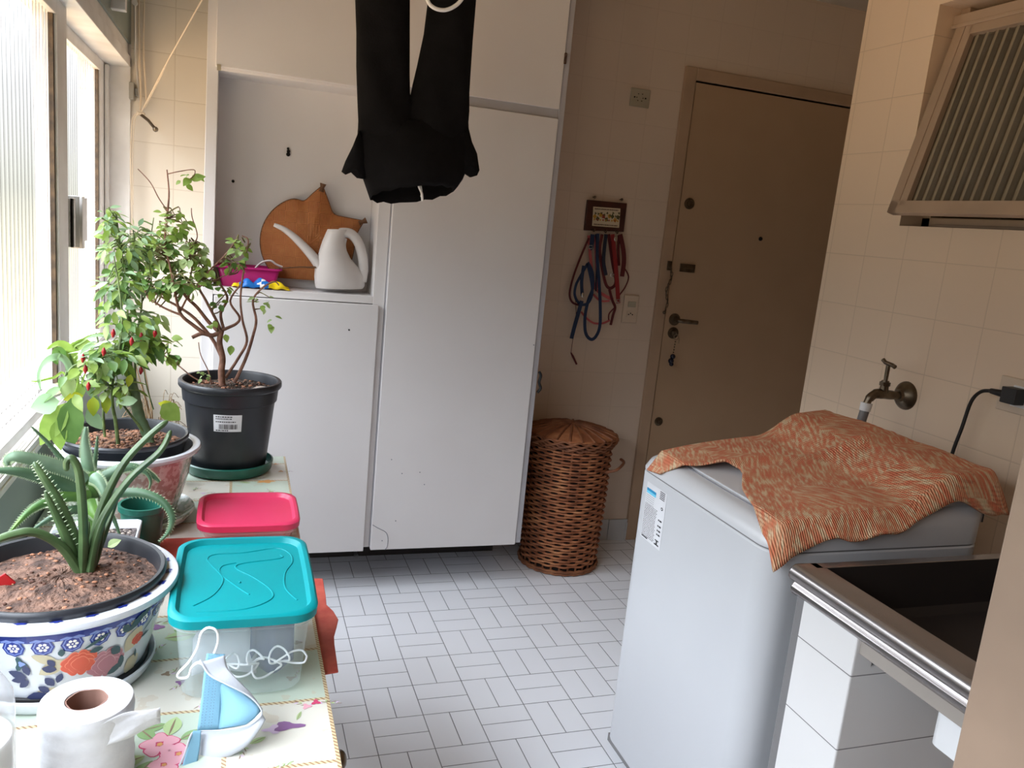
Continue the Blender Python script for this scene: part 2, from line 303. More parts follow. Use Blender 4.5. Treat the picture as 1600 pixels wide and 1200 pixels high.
def decal(mb,fn,poly,mi,lift=0):
    # printed shape on a surface, as a fan of small faces that follows it
    cx=sum(p[0] for p in poly)/len(poly); cy=sum(p[1] for p in poly)/len(poly); n=len(poly); vs=[fn(cx,cy,lift)]
    for s in (.5,1.): vs+=[fn(cx+(x-cx)*s,cy+(y-cy)*s,lift) for x,y in poly]
    fs=[(0,1+i,1+(i+1)%n) for i in range(n)]+[(1+i,1+n+i,1+n+(i+1)%n,1+(i+1)%n) for i in range(n)]
    mb.add(vs,fs,mi)

# ---------------- room shell ----------------
YB=1.17; XR=1.38; ZC=2.44
struct(MB().box(-.9,2.6,-3.6,YB+.1,-.1,0).build('floor','floor'))
struct(MB().box(-.9,2.6,-3.6,YB+.1,ZC,ZC+.1).build('ceiling','ceiling_paint'))
struct(MB().box(-.9,.70,YB,YB+.1,0,ZC).build('wall_back','wall_tile_y'))
b=MB(); D0,D1,DZ=1.402,2.22,2.035   # door opening
b.box(.70,D0-.001,YB,YB+.1,0,ZC).box(D1,2.6,YB,YB+.1,0,ZC).box(D0-.001,D1,YB,YB+.1,DZ,ZC)
struct(b.build('wall_hall','hall_tile'))
struct(MB().box(2.5,2.6,-3.6,YB,0,ZC).build('wall_far_right','back_paint'))
struct(MB().box(-.9,2.6,-3.7,-3.6,0,ZC).build('wall_front','cream_paint'))
b=MB(); RY0,RY1,RZ0,RZ1=-1.0,-.125,1.472,2.057
b.box(XR,XR+.12,-3.6,RY0,0,ZC).box(XR,XR+.12,RY1,.158,0,ZC).box(XR,XR+.12,RY0,RY1,0,RZ0).box(XR,XR+.12,RY0,RY1,RZ1,ZC)
struct(b.build('wall_right','wall_tile_x'))
struct(MB().box(1.5,2.5,.02,.158,0,ZC).build('wall_passage','cream_paint'))
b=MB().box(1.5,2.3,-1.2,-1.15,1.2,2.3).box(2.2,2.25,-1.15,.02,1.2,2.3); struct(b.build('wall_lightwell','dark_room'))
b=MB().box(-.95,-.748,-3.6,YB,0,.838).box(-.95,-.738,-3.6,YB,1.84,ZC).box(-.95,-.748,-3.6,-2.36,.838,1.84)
struct(b.build('wall_left','cream_backlit'))  # cream wall; its backlit grey-green shade is put into the colour
# door-side partition beside the camera, with a stepped trim
b=MB().box(.512,1.379,-1.42,-1.30,0,ZC).box(.520,.60,-1.435,-1.42,0,ZC)
struct(b.build('wall_near','jamb_paint',bevel=.004))  # beige darkened: the shade on the jamb is put into its colour
# base tiles on the hall wall
b=MB(); 
for i in range(5): b.box(.72+i*.135,.852+i*.135 if i<4 else 1.355,YB-.009,YB,0,.10)
struct(b.build('baseboard_back','base_tile'))
struct(MB().box(1.345,1.378,YB-.012,YB,0,.085).build('trim_1','base_tile'))

# ---------------- left window ----------------
w=thing('window_1',None,None,(-.80,-.6,.84),kind='structure')
b=MB()
b.box(-.87,-.745,-2.36,YB,.838,.850)                                     # sill
for x in (-.872,-.842,-.812,-.766,-.752): b.box(x,x+.004,-2.36,YB-.02,.850,.862)
b.box(-.87,-.737,YB-.02,YB,.85,1.84).box(-.81,-.80,YB-.06,YB-.02,.86,1.76)
b.box(-.87,-.737,-2.36,YB,1.765,1.80).box(-.87,-.745,-2.36,YB,1.80,1.84)
b.box(-.87,-.745,-2.36,-2.33,.85,1.84)
b.build('frame','alu',w,bevel=.0015)
def sash(x0,x1,y0,y1,z0,z1,nm='sash'):
    b=MB(); s=.10
    b.box(x0,x1,y1-.11,y1,z0,z1).box(x0,x1,y0,y0+.08,z0,z1).box(x0,x1,y0+.08,y1-.11,z0,z0+.022).box(x0,x1,y0+.08,y1-.11,z1-.035,z1)
    o=b.build(nm,'alu',w,bevel=.0015)
    g=MB().box((x0+x1)/2-.004,(x0+x1)/2+.006,y1-.122,y1-.11,z0+.03,z1-.03).build('gasket','gasket',o)
    return o
def pane(x,y0,y1,z0,z1,par):
    g=MB(); n=int((y1-y0)/.03*8)
    def fn(u,v):
        y=y0+(y1-y0)*u; f=(y/.03)%1; return (x+.0035*abs(sin(PI*f)),y,z0+(z1-z0)*v)
    g.grid(fn,n,1); return g.build('glass_pane','glass_left',par,smooth=True)
s1=sash(-.800,-.775,-.62,.275,.863,1.765); pane(-.79,-.54,.165,.885,1.73,s1)
s2=sash(-.835,-.812,.22,1.15,.863,1.765); pane(-.825,.30,1.04,.885,1.73,s2)
s3=sash(-.835,-.812,-2.33,-.70,.863,1.765); pane(-.825,-2.25,-.81,.885,1.73,s3)
# pull handle on the inner sash edge
b=MB().box(-.806,-.800,.36,.50,1.205,1.335).box(-.800,-.772,.40,.406,1.205,1.335).box(-.800,-.770,.30,.315,1.21,1.33).box(-.776,-.770,.30,.34,1.21,1.33)
b.build('handle','alu_dark',w,bevel=.001)
MB().box(-.798,-.768,.425,.46,1.20,1.335).box(-.790,-.784,.46,.60,1.212,1.33).build('handle_lip','alu',w,bevel=.001)
MB().box(-.806,-.799,.335,.345,1.235,1.29).build('strike_slot','mask_white',w)
# friction arm hanging by the upper window
b=MB(); b.tube([(-.722,1.13,1.99),(-.720,1.13,1.80),(-.716,1.135,1.76)],.012,8,flat=.3); b.tube([(-.716,1.135,1.76),(-.708,1.14,1.66),(-.699,1.14,1.63)],[.010,.006,.004],8,flat=.4)
b.cyl((-.722,1.112,1.965),(-.722,1.13,1.965),.009,n=12)
b.build('stay_arm','alu',w,smooth=True)
MB().box(-.737,-.722,1.11,1.165,1.66,1.715).box(-.722,-.712,1.13,1.165,1.675,1.70).build('stay_bracket','alu_dark',w,bevel=.002)
MB().box(-.80,-.66,.90,.93,2.0,2.012).box(-.76,-.70,.70,.735,1.86,1.92).build('stay_rail','alu',w,bevel=.002)

# ---------------- right window (hinged out at the foot) ----------------
w2=thing('window_2',None,None,(1.455,-.55,1.48),kind='structure')
b=MB().box(1.455,1.49,RY0,RY1,RZ0,RZ0+.03).box(1.455,1.49,RY1-.03,RY1,RZ0,RZ1).box(1.455,1.49,RY0,RY0+.03,RZ0,RZ1).box(1.435,1.49,RY0,RY1,RZ1-.045,RZ1-.02).box(1.430,1.44,RY0,RY1,RZ1-.055,RZ1-.045)
b.box(1.448,1.455,RY0,RY1-.04,RZ0+.004,RZ0+.012)
b.build('frame','alu_warm',w2,bevel=.002)
MB().box(1.440,1.4545,-.62,-.59,RZ0+.006,RZ0+.02).build('latch','dark_hole',w2)
H=V((1.448,0,2.008)); F=V((1.325,0,1.500)); dn=(F-H).normalized(); nn=V((dn.z,0,-dn.x)); LL=(F-H).length
def sp(y,t,o): p=H+dn*t+nn*(-o); return (p.x,y,p.z)
def sbox(b,y0,y1,t0,t1,o0,o1):
    return b.add([sp(y0,t0,o0),sp(y1,t0,o0),sp(y1,t1,o0),sp(y0,t1,o0),sp(y0,t0,o1),sp(y1,t0,o1),sp(y1,t1,o1),sp(y0,t1,o1)],[(0,3,2,1),(4,5,6,7),(0,1,5,4),(1,2,6,5),(2,3,7,6),(3,0,4,7)])
b=MB(); ya,yb=-.972,-.140
sbox(b,yb-.030,yb,0,LL,-.012,.012); sbox(b,yb-.056,yb-.034,0,LL-.02,-.012,.006); sbox(b,yb-.034,yb-.030,0,LL-.02,-.010,.001)
sbox(b,ya,ya+.05,0,LL,-.012,.012); sbox(b,ya,yb,LL-.034,LL,-.012,.013); sbox(b,ya+.05,yb-.05,0,.034,-.012,.010)
so=b.build('sash','alu_warm',w2,bevel=.001)
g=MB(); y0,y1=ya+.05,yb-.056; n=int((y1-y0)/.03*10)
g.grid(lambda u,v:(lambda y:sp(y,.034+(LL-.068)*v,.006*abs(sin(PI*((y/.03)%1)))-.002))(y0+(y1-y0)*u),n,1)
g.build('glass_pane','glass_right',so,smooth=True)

# ---------------- entrance door ----------------
d=thing('door_1',None,None,(1.8,YB,0),kind='structure')
b=MB().box(1.352,1.405,YB-.014,YB+.05,0,DZ+.05).box(D1,D1+.05,YB-.014,YB+.05,0,DZ+.05).box(1.405,D1,YB-.014,YB+.05,DZ,DZ+.05)
b.build('door_frame','trim_paint',d,bevel=.004)
MB().box(1.411,D1-.003,YB-.004,YB+.034,.004,DZ-.007).build('door_leaf','door_paint',d,bevel=.002)
MB().box(1.4,D1+.01,YB+.06,YB+.07,0,DZ+.02).build('door_stop','dark_hole',d)
yf=YB-.004
def rosette(p,r,nm,m='old_metal'):
    b=MB().lathe([(0,-.012),(r*.5,-.012),(r*.62,-.006),(r,-.004),(r,0)],(0,0,0),24); b.v=[(p[0]+x,yf+z,p[1]+y) for x,y,z in b.v]; return b.build(nm,m,d,smooth=True)
rosette((1.455,1.535),.024,'night_latch'); rosette((1.447,.565),.020,'floor_latch'); rosette((1.460,.972),.026,'lock_cylinder'); rosette((1.458,1.032),.027,'handle_rose'); rosette((1.839,1.418),.009,'peephole','dark_hole')
b=MB().tube([(1.458,yf-.006,1.032),(1.458,yf-.045,1.032),(1.470,yf-.052,1.032),(1.545,yf-.052,1.029)],[.009,.009,.010,.009],10); b.build('lever_handle','old_metal',d,smooth=True)
b=MB().box(1.450,1.522,yf-.010,yf,1.243,1.278).box(1.462,1.514,yf-.013,yf-.010,1.257,1.262); b.build('chain_track','old_metal',d,bevel=.002)
b=MB().box(1.381,1.400,YB-.024,YB-.014,1.245,1.285); b.tube([(1.39,YB-.03,1.262),(1.39,YB-.024,1.262)],.008,8)
b.build('chain_anchor','old_metal',d,bevel=.002)
b=MB()
for i in range(11):
    z=1.245-i*.0165; x=1.398-.006*i/11+.008*sin(i*.9); a=i%2; c=[]
    for k in range(9):
        q=2*PI*k/8; c.append((x+.0055*cos(q)*(1 if a else .3),YB-.026+.0055*cos(q)*(.3 if a else 1),z+.0115*sin(q)))
    b.tube(c,.0018,5)
b.ball((1.392,YB-.025,1.062),.008,8); b.build('door_chain','old_metal',d,smooth=True)
k=thing('keychain','keys and dark blue bead fob hanging from the cylinder lock of the beige door','keychain',(1.462,yf-.02,.84))
b=MB().box(1.4575,1.4605,yf-.034,yf-.012,.966,.978); b.tube([(1.460+.012*cos(q),yf-.034,.958+.012*sin(q)) for q in [i*PI/6 for i in range(13)]],.0015,5)
b.box(1.474,1.477,yf-.036,yf-.034,.93,.955); b.build('key','chrome',k)
b=MB(); 
for i in range(5): b.ball((1.461-.0006*i,yf-.030,.937-i*.012),.0035,6)
b.build('chain','old_metal',k); b=MB(); b.ball((1.458,yf-.030,.870),.012,12).ball((1.452,yf-.030,.850),.013,12).ball((1.456,yf-.030,.836),.010,12); b.build('bead','bead_blue',k,smooth=True)

# ---------------- wall plates ----------------
p=thing('wall_outlet','old ivory socket plate high on the wall left of the beige door','outlet',(1.163,YB,1.934))
MB().box(1.118,1.205,YB-.008,YB,1.895,1.966).build('plate','plate_old',p,bevel=.002)
b=MB()
for x,z in ((-.026,0),(-.016,0),(.012,0),(.024,0),(-.01,.014),(.008,.015),(-.01,-.012),(.008,-.012)): b.cyl((1.161+x,YB-.010,1.931+z),(1.161+x,YB-.006,1.931+z),.0032 if abs(x)>.02 else .002,n=8)
b.build('socket_holes','dark_hole',p)
p=thing('light_switch','white switch and socket plate beside the beige door handle','switch',(1.245,YB,1.06))
MB().box(1.200,1.272,YB-.008,YB,1.005,1.125).build('plate','back_paint',p,bevel=.003)
MB().box(1.221,1.257,YB-.012,YB-.008,1.074,1.098).build('rocker','plate_old',p,bevel=.001)
b=MB().box(1.219,1.255,YB-.010,YB-.008,1.028,1.056); b.build('socket_face','back_paint',p)
b=MB()
for x,z in ((-.009,0),(.009,0),(0,.005)): b.cyl((1.237+x,YB-.012,1.042+z),(1.237+x,YB-.009,1.042+z),.0028,n=8)
b.build('socket_holes','dark_hole',p)

# ---------------- built-in cabinets ----------------
YF=.80
c=thing('niche_cabinet','white laminate cabinet with an open niche over its lower door, beside the window','cabinet',(-.2,1.0,.15))
b=MB()  # carcass with the niche left open
b.box(-.486,-.452,YF+.015,1.168,.16,2.438).box(.067,.108,YF+.015,1.168,.16,2.438)
b.box(-.452,.067,.965,1.168,1.05,1.78).box(-.452,.067,YF+.015,1.168,1.058,1.084).box(-.452,.067,YF+.015,1.168,1.752,2.438).box(-.452,.067,YF+.015,1.168,.16,1.0)
b.build('body','laminate',c,bevel=.0015)
MB().box(-.46,.067,YF-.004,YF+.014,1.760,2.43).build('upper_door','laminate',c,bevel=.002)
MB().box(-.448,.086,YF-.004,YF+.014,.152,1.056).build('lower_door','laminate',c,bevel=.002)
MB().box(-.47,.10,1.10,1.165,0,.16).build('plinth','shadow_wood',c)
for (x,z,r) in ((-.401,1.425,.005),(-.228,1.552,.004),(-.226,1.543,.006),(-.2265,1.533,.007)): MB().cyl((x,.960,z),(x,.966,z),r,n=10).build('screw_hole','dark_hole',c)
MB().cyl((-.011,YF-.006,.966),(-.011,YF-.003,.966),.003,n=8).build('screw_hole','dark_hole',c)
MB().box(-.456,-.444,YF-.006,YF-.003,1.748,1.766).build('hinge_stop','plate_old',c)
c=thing('tall_cabinet','tall white laminate broom cabinet with chipped bottom corner behind the wicker hamper','cabinet',(.4,1.0,.15))
b=MB().box(.109,.130,YF+.015,1.168,.16,2.438).box(.676,.698,YF+.002,1.168,.16,2.438).box(.13,.676,1.15,1.168,.16,2.438).box(.13,.676,YF+.015,1.15,.16,.18).box(.13,.676,YF+.006,1.15,1.745,1.80).box(.13,.676,YF+.015,1.15,2.42,2.438)
b.build('body','laminate_edge',c,bevel=.0015)
ld=MB().box(.112,.675,YF-.004,YF+.014,.155,1.752).build('lower_door','laminate',c,bevel=.002)
MB().box(.100,.675,YF-.004,YF+.014,1.784,2.43).build('upper_door','laminate',c,bevel=.002)
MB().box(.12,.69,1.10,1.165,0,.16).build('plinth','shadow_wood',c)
P=[(0.114,0.795,0.254),(0.138,0.795,0.239),(0.165,0.795,0.223),(0.174,0.795,0.198),(0.173,0.795,0.167),(0.165,0.795,0.155)]
MB().tube(spline(P,4),.0011,5).build('veneer_crack','ink_grey',ld)
for q in ((0.167,0.795,0.502),(0.275,0.795,0.453),(0.295,0.795,0.406),(0.198,0.795,0.267),(0.153,0.795,0.191),(0.668,0.795,0.944),(0.209,0.795,0.449)): MB().ball(q,.0022,6).build('paint_chip','ink_grey',ld)
MB().box(.672,.681,YF-.012,YF-.004,1.935,1.972).build('door_catch','soil_red',c,bevel=.002)
b=MB(); b.tube(spline([(.699,.79,.845),(.707,.79,.83),(.703,.79,.805),(.711,.79,.782),(.700,.79,.765)],4),.0055,7); b.build('handle_cord','black_rubber',c,smooth=True)

# niche contents
h=MB()
hc=V((-0.15,0.935,1.24))
tips=[V((-0.112,0.93,1.432))-hc,V((0.031,0.93,1.331))-hc]
def hat(u,v):
    # shallow woven tray leaning on the niche back; two corners drawn out into bound points
    a=2*PI*u; R=.158; k=0
    for q in tips:
        t=math.atan2(q.z,q.x); dd=(a-t+PI)%(2*PI)-PI; k+=(math.hypot(q.x,q.z)-R)*math.exp(-(abs(dd)/.12)**1.05)+.010*math.exp(-(dd/.22)**2)
    m=(math.atan2(tips[0].z,tips[0].x)+math.atan2(tips[1].z,tips[1].x))/2; dd=(a-m+PI)%(2*PI)-PI; k-=.022*math.exp(-(dd/.24)**2)
    dd=(a-m-.78+PI)%(2*PI)-PI; k-=.016*math.exp(-(dd/.16)**2)
    r=(R+k)*v; x=r*cos(a); z=r*sin(a)
    if z<-.123: z=-.123
    return (hc.x+x,hc.y-.012-.020*(1-v*v)+.0008*sin(x*700)*(sin(z*700)>0)+.012*v,hc.z+z)
h.grid(hat,192,26)
t=thing('straw_tray','brown woven straw fan with two bound points leaning inside the cabinet niche','fan',(-.15,.93,1.09))
h.build('woven_body','straw',t,smooth=True,solid=.003)
h=MB(); 
P0=[V(hat(i/192,1)) for i in range(193)]; h.tube(P0,.0022,5); 
h.build('rim_binding','straw_dark',t)
for q in tips:
    dr=q.normalized(); q=q+hc; MB().tube([q-dr*.012,q,q+dr*.016],[.009,.006,.011],8).build('bound_tip','straw_dark',t,smooth=True)
# watering can
wc=thing('watering_can','white plastic watering can with long spout on the niche shelf','watering can',(-.0,.875,1.084))
b=MB(); n=36; vs=[]
rows_=[((-0.121,0.87,1.095),(0.039,0.87,1.103),.040),((-0.125,0.87,1.103),(0.045,0.87,1.113),.046),((-0.129,0.87,1.134),(0.043,0.87,1.146),.048),((-0.128,0.87,1.164),(0.019,0.87,1.176),.047),((-0.123,0.87,1.195),(-0.009,0.87,1.204),.045),((-0.116,0.87,1.226),(-0.026,0.87,1.234),.042),((-0.107,0.87,1.257),(-0.032,0.87,1.264),.037),((-0.098,0.87,1.282),(-0.029,0.87,1.288),.031),((-0.092,0.87,1.297),(-0.021,0.87,1.302),.027),((-0.088,0.87,1.296),(-0.025,0.87,1.299),.024),((-0.087,0.87,1.281),(-0.029,0.87,1.286),.022)]
for (l_,r_,dy) in rows_:
    for j in range(n):
        a=2*PI*j/n; c_=cos(a); f=(c_+1)/2; vs.append((l_[0]+(r_[0]-l_[0])*f,.876+dy*sin(a),l_[2]+(r_[2]-l_[2])*f))
b.add(vs,[(i*n+j,i*n+(j+1)%n,(i+1)*n+(j+1)%n,(i+1)*n+j) for i in range(len(rows_)-1) for j in range(n)]+[tuple(range(n))[::-1]])
b.build('body','can_white',wc,smooth=True)
b=MB().tube(spline([(-0.088,0.87,1.137),(-0.13,0.87,1.193),(-0.183,0.87,1.246),(-0.23,0.87,1.281),(-0.268,0.87,1.296)],5),[.021-.015*i/20 for i in range(21)],12); b.build('spout','can_white',wc,smooth=True)
b=MB().tube(spline([(-0.053,0.87,1.288),(-0.016,0.87,1.289),(0.012,0.87,1.263),(0.029,0.87,1.221),(0.037,0.87,1.172),(0.033,0.87,1.128)],5),[.0125,.0135]+[.0135]*24,12,flat=1.25); b.tube(spline([(-0.035,0.87,1.272),(-0.038,0.87,1.244),(-0.024,0.87,1.201),(-0.005,0.87,1.16),(0.021,0.87,1.145)],5),.008,10,flat=1.3); b.build('handle','can_white',wc,smooth=True)
t=thing('storage_basket','magenta plastic basket on the niche shelf behind the shrub','basket',(-.35,.89,1.084))
b=MB().rbox(-.440,-.245,.835,.945,1.085,1.150,.012,.014,top=False); b.build('tub','magenta',t,smooth=True,solid=.002)
b=MB().rbox(-.447,-.238,.830,.950,1.146,1.152,.014,0,top=False,bottom=False); b.build('rim','magenta',t,solid=.003)
t=thing('scoop','white plastic scoop with a thin dark stick lying in the magenta basket','scoop',(-.27,.88,1.12))
b=MB().tube(spline([(-.33,.88,1.135),(-.305,.875,1.166),(-.275,.872,1.176),(-.255,.872,1.165),(-.235,.872,1.158)],4),.006,8,flat=.6); b.build('handle','can_white',t,smooth=True)
b=MB().tube([(-.26,.86,1.152),(-.18,.86,1.163),(-.115,.86,1.167)],[.002,.0025,.0035],6); b.build('stick','straw_dark',t)
t=thing('seed_packet','crumpled blue and yellow plastic packet on the niche shelf','packet',(-.31,.835,1.086))
b=MB()
def pk(u,v):
    x=-.395+.185*u; y=.812+.045*v; s=sin(PI*v)**.6*sin(PI*min(1,max(0,u)))**.5
    return (x,y,1.088+.023*s*(1+.35*sin(u*23+v*5))+ .002*sin(31*u))
b.grid(pk,40,8,0,mf=lambda u,v:1 if (u>.62 or u<.12) else (2 if .52<u+.1*sin(v*9)<.60 else 0)); b.build('wrapper',['packet_blue','packet_yellow','white_print'],t,smooth=True,solid=.001)

# ---------------- wicker hamper ----------------
hm=thing('laundry_hamper','tall round wicker laundry hamper with a lid beside the tall cabinet','hamper',(.94,.975,0))
b=MB(); NT=24; rows=42; n=NT*8; prof=[]
H0,H1=.03,.535
def wr(r,z,a):
    if z<=H0 or z>=H1: return r
    k=(z-H0)/(H1-H0)*rows; row=int(k); f=k-row
    return r+.0062*cos(a*NT/2*1+PI*(row%2))*(sin(PI*f)**.5)+.005*sin(PI*f)-.005
NT=28; rows=40
def bodyR(z): return .154+.014*(z/.535)+.004*sin(PI*z/.535)
for i in range(rows):
    z=.030+(.535-.030)*(i+.5)/rows; R_=bodyR(z); P=[]
    for k in range(NT*5+1):
        a=2*PI*k/(NT*5); P.append((.94+(R_+.0055*cos(a*NT/2+PI*(i%2)))*cos(a),.975+(R_+.0055*cos(a*NT/2+PI*(i%2)))*sin(a),z))
    b.tube(P,.0046,6,cap=False,mi=0)
b.lathe([(0,.004),(.146,.004),(.148,.02),(.150,.2),(.160,.535)],(.94,.975,0),48,mi=1)  # near-black lining added to paint shade into the gaps between strands
b.build('body',['wicker','gap_shade'],hm,smooth=True,auto=False)
b=MB()
for i in range(NT):
    a=2*PI*(i+.5)/NT
    b.tube([(.94+(.153+.014*z/H1)*cos(a),.975+(.153+.014*z/H1)*sin(a),z) for z in (.01,.2,.4,.545)],.0042,6)
b.build('stakes','wicker_dark',hm,smooth=True)
b=MB(); 
for z,r in ((.008,.163),(.018,.164)): b.tube([(.94+r*cos(q)+.002*cos(q*26),.975+r*sin(q),z+.002*sin(q*26)) for q in [i*2*PI/104 for i in range(105)]],.006,6)
b.build('foot_rim','wicker_dark',hm,smooth=True)
ld=MB()
def lr(r,z,a): return r+.0018*cos(a*22+PI*int(r/.008))
P=[(.004,.601)]+[(.008*i,.600-.036*(i/23)**1.8) for i in range(1,24)]
ld.lathe(P,(.94,.975,0),132,rf=lambda r,z,a:r+.002*cos(a*22)*(r>.02)); 
lo=ld.build('lid','wicker',hm,smooth=True,solid=.006,auto=False)
b=MB()
for z,r,ph in ((.562,.187,0),(.553,.190,1),(.546,.186,2),(.538,.180,0),(.531,.176,1)): b.tube([(.94+(r+.003*cos(q*20+ph*2))*cos(q),.975+(r+.003*cos(q*20+ph*2))*sin(q),z+.004*sin(q*20+ph*2)) for q in [i*2*PI/160 for i in range(161)]],.0048,6)
for i in range(22):
    a=2*PI*i/22; b.tube([(.94+r*cos(a),.975+r*sin(a),.604-.036*(r/.184)**1.8) for r in (.008,.05,.1,.15,.184)],[.003,.0045,.005,.005,.005],6)
b.ball((.94,.975,.604),.012,10,sc=(1,1,.5)); b.build('lid_rim','wicker_dark',lo,smooth=True)
b=MB().tube(spline([(1.045,.835,.435),(1.075,.80,.455),(1.12,.83,.475),(1.125,.87,.478)],4),.006,7); b.build('handle','wicker_dark',hm,smooth=True)

# ---------------- washing machine ----------------
wm=thing('washing_machine','white top-loading washing machine with an energy label on its front','washing machine',(.88,-.48,0))
X0,X1,Y0,Y1=.608,1.155,-.775,-.205
b=MB().rbox(X0,X1,Y0,Y1,.035,.795,.055,seg=8); b.build('body','washer_white',wm,smooth=True,bevel=.004)
def topz(x): 
    t=max(0,min(1,(x-X0)/(X1-X0))); return .832+.060*t**.9
b=MB(); seg=8
def ring(z,k,fn=None):
    o=[]; cx=(X0+X1)/2; cy=(Y0+Y1)/2; hx=(X1-X0)/2-k; hy=(Y1-Y0)/2-k; r=.055
    for q,(sx,sy) in enumerate(((1,1),(-1,1),(-1,-1),(1,-1))):
        for i in range(seg+1):
            a=q*PI/2+i/seg*PI/2; x=cx+sx*(hx-r)+r*cos(a); o.append((x,cy+sy*(hy-r)+r*sin(a),fn(x) if fn else z))
    return o
n=4*(seg+1); R=[ring(.799,0),ring(0,0,lambda x:topz(x)-.030),ring(0,.008,lambda x:topz(x)-.012),ring(0,.022,lambda x:topz(x)-.002),ring(0,.034,topz)]
vs=sum(R,[]); fs=[(i*n+j,i*n+(j+1)%n,(i+1)*n+(j+1)%n,(i+1)*n+j) for i in range(4) for j in range(n)]+[tuple(4*n+j for j in range(n)),tuple(range(n))[::-1]]
b.add(vs,fs); b.build('top_cover','washer_white',wm,smooth=True)
MB().rbox(X0+.003,X1-.003,Y0+.003,Y1-.003,.794,.800,.053,seg=8).build('seam','grey_plastic',wm)
b=MB(); b.add([(x,y,topz(x)+dz) for dz in (.000,.0045) for x,y in ((.665,-.715),(.665,-.265),(.675,-.255),(.98,-.255),(.98,-.725),(.675,-.725))],[tuple(range(6))[::-1],tuple(range(6,12))]+[(i,(i+1)%6,6+(i+1)%6,6+i) for i in range(6)]); b.build('lid','washer_white',wm,bevel=.0015)
b=MB(); b.tube(spline([(.660,-.27,topz(.66)+.001),(.657,-.5,topz(.657)+.001),(.660,-.72,topz(.66)+.001)],4),.0014,5); b.build('lid_gap','ink_grey',wm)
def panelz(x): return topz(x)+(.932-topz(1.06))*(3*(t_:=max(0,min(1,(x-.93)/.13)))**2-2*t_**3)
b=MB().grid(lambda u,v:(.93+.222*u,Y0+.02+(Y1-Y0-.04)*v,panelz(.93+.222*u)),16,4)
for y in (Y0+.02,Y1-.02): b.grid(lambda u,v:(.93+.222*u,y,.84+(panelz(.93+.222*u)-.84)*v),16,1)
b.box(1.148,1.153,Y0+.02,Y1-.02,.84,panelz(1.15)); b.build('control_panel','washer_white',wm,smooth=True)
b=MB()
for x,y in ((.66,-.26),(.66,-.72),(1.11,-.26),(1.11,-.72)): MB().cyl((x,y,0),(x,y,.036),.026,.030,12).build('foot','white_plastic',wm)
MB().box(X0+.006,X1-.02,Y0+.02,Y1-.02,.018,.04).build('skirt','grey_plastic',wm)
# energy label on the front face: u = along the label (towards the camera), v = up
lb=MB(); LY,LZ,LW,LH=-.268,.775,.100,.145
def lm(u,v,l=0): return (X0-.0006-l,LY-u*LW,LZ-v*LH-.0*u)
def lr_(u0,u1,v0,v1,mi,l=.0004): lb.add([lm(u0,v0,l),lm(u1,v0,l),lm(u1,v1,l),lm(u0,v1,l)],[(0,1,2,3)],mi)
lr_(0,1,0,1,0,0); lr_(.03,.5,.10,.145,2); lr_(.03,.5,.145,.19,3)
for i in range(5): lr_(.03,.45,.22+i*.035,.224+i*.035,1)
rr=random.Random(3)
for row in range(20):
    v=.38+row*.029; u=.03
    while u<.62: w_=rr.uniform(.02,.07); lr_(u,min(u+w_,.66),v,v+.011,1); u+=w_+.018
for row in range(5): lr_(.68,.92,.02+row*.03,.034+row*.03,1)
for row in (.50,.60,.68,.75): lr_(.75,.80,row,row+.028,1); lr_(.82,.92,row,row+.028,1)
lr_(.05,.35,.95,.975,1); lr_(.72,.9,.86,.88,1); lr_(.78,.84,.88,.93,1); lr_(.70,.92,.93,.955,1)
decal(lb,lm,[(.85+.05*cos(q*PI/6),.30+.028*sin(q*PI/6)) for q in range(12)],1,.0004); decal(lb,lm,[(.85+.025*cos(q*PI/6),.30+.013*sin(q*PI/6)) for q in range(12)],0,.0007)
lb.build('energy_label',['label_paper','ink','label_blue','label_cyan'],wm)

# crochet towel draped over the washer
def surf(x,y):
    # resting height of cloth: the cover, its control panel, and the drop past the near and front edges
    z=panelz(x)+.0115
    return z
def towel(u,v):
    # u: front->back, v: far->near
    fx=[(-.004),(.004)]
    # front boundary curve x(v)
    kv=[(0,.600),(.10,.604),(.20,.640),(.28,.700),(.36,.735),(.43,.715),(.55,.675),(.72,.640),(.88,.612),(1,.600)]
    for (a,A),(c_,B) in zip(kv,kv[1:]):
        if a<=v<=c_: xf=A+(B-A)*((v-a)/(c_-a)); break
    xb=1.178-.01*sin(v*9); x=xf+(xb-xf)*u
    yfar=-.222+.006*sin(u*7)-.05*(1-u)**2; ynear=-.792+.010*sin(u*11)+.01*u
    y=yfar+(ynear-yfar)*v
    z=surf(max(x,X0+.01),y)
    z+=.018*math.exp(-((v-.30-.22*u)/.045)**2)*(1-u)**.6+.008*math.exp(-((v-.44-.1*u)/.05)**2)*(1-u)+.004*math.exp(-((v-.62+.2*u)/.04)**2)*u
    z+=.004*abs(sin(7*u+3*v)*sin(6*v))+.003*(1+sin(17*v+3*u))*.5
    if x>1.157: z-=(x-1.157)*1.6
    if x<X0+.03: z-=(X0+.03-x)*1.1
    dn_=max(0,Y0+.030-y)
    if dn_>0:
        q=min(1.,dn_/.045); K_=[(.55,.768),(.627,.772),(.676,.792),(.745,.824),(.9,.847),(1.10,.866),(1.3,.872)]
        for (a,A),(c_,B_) in zip(K_,K_[1:]):
            if a<=x<=c_: ze=A+(B_-A)*(x-a)/(c_-a)
        z=z+(min(ze+.004*sin(u*34),z)-z)*q**1.5; y-=.002
    return (x,y,z)
b=MB().grid(towel,120,96); o=b.build('towel_sheet','crochet',None,smooth=True,solid=.005); o.name='crochet_towel'
tag(o,'orange and cream crochet towel draped over the washing machine','towel')

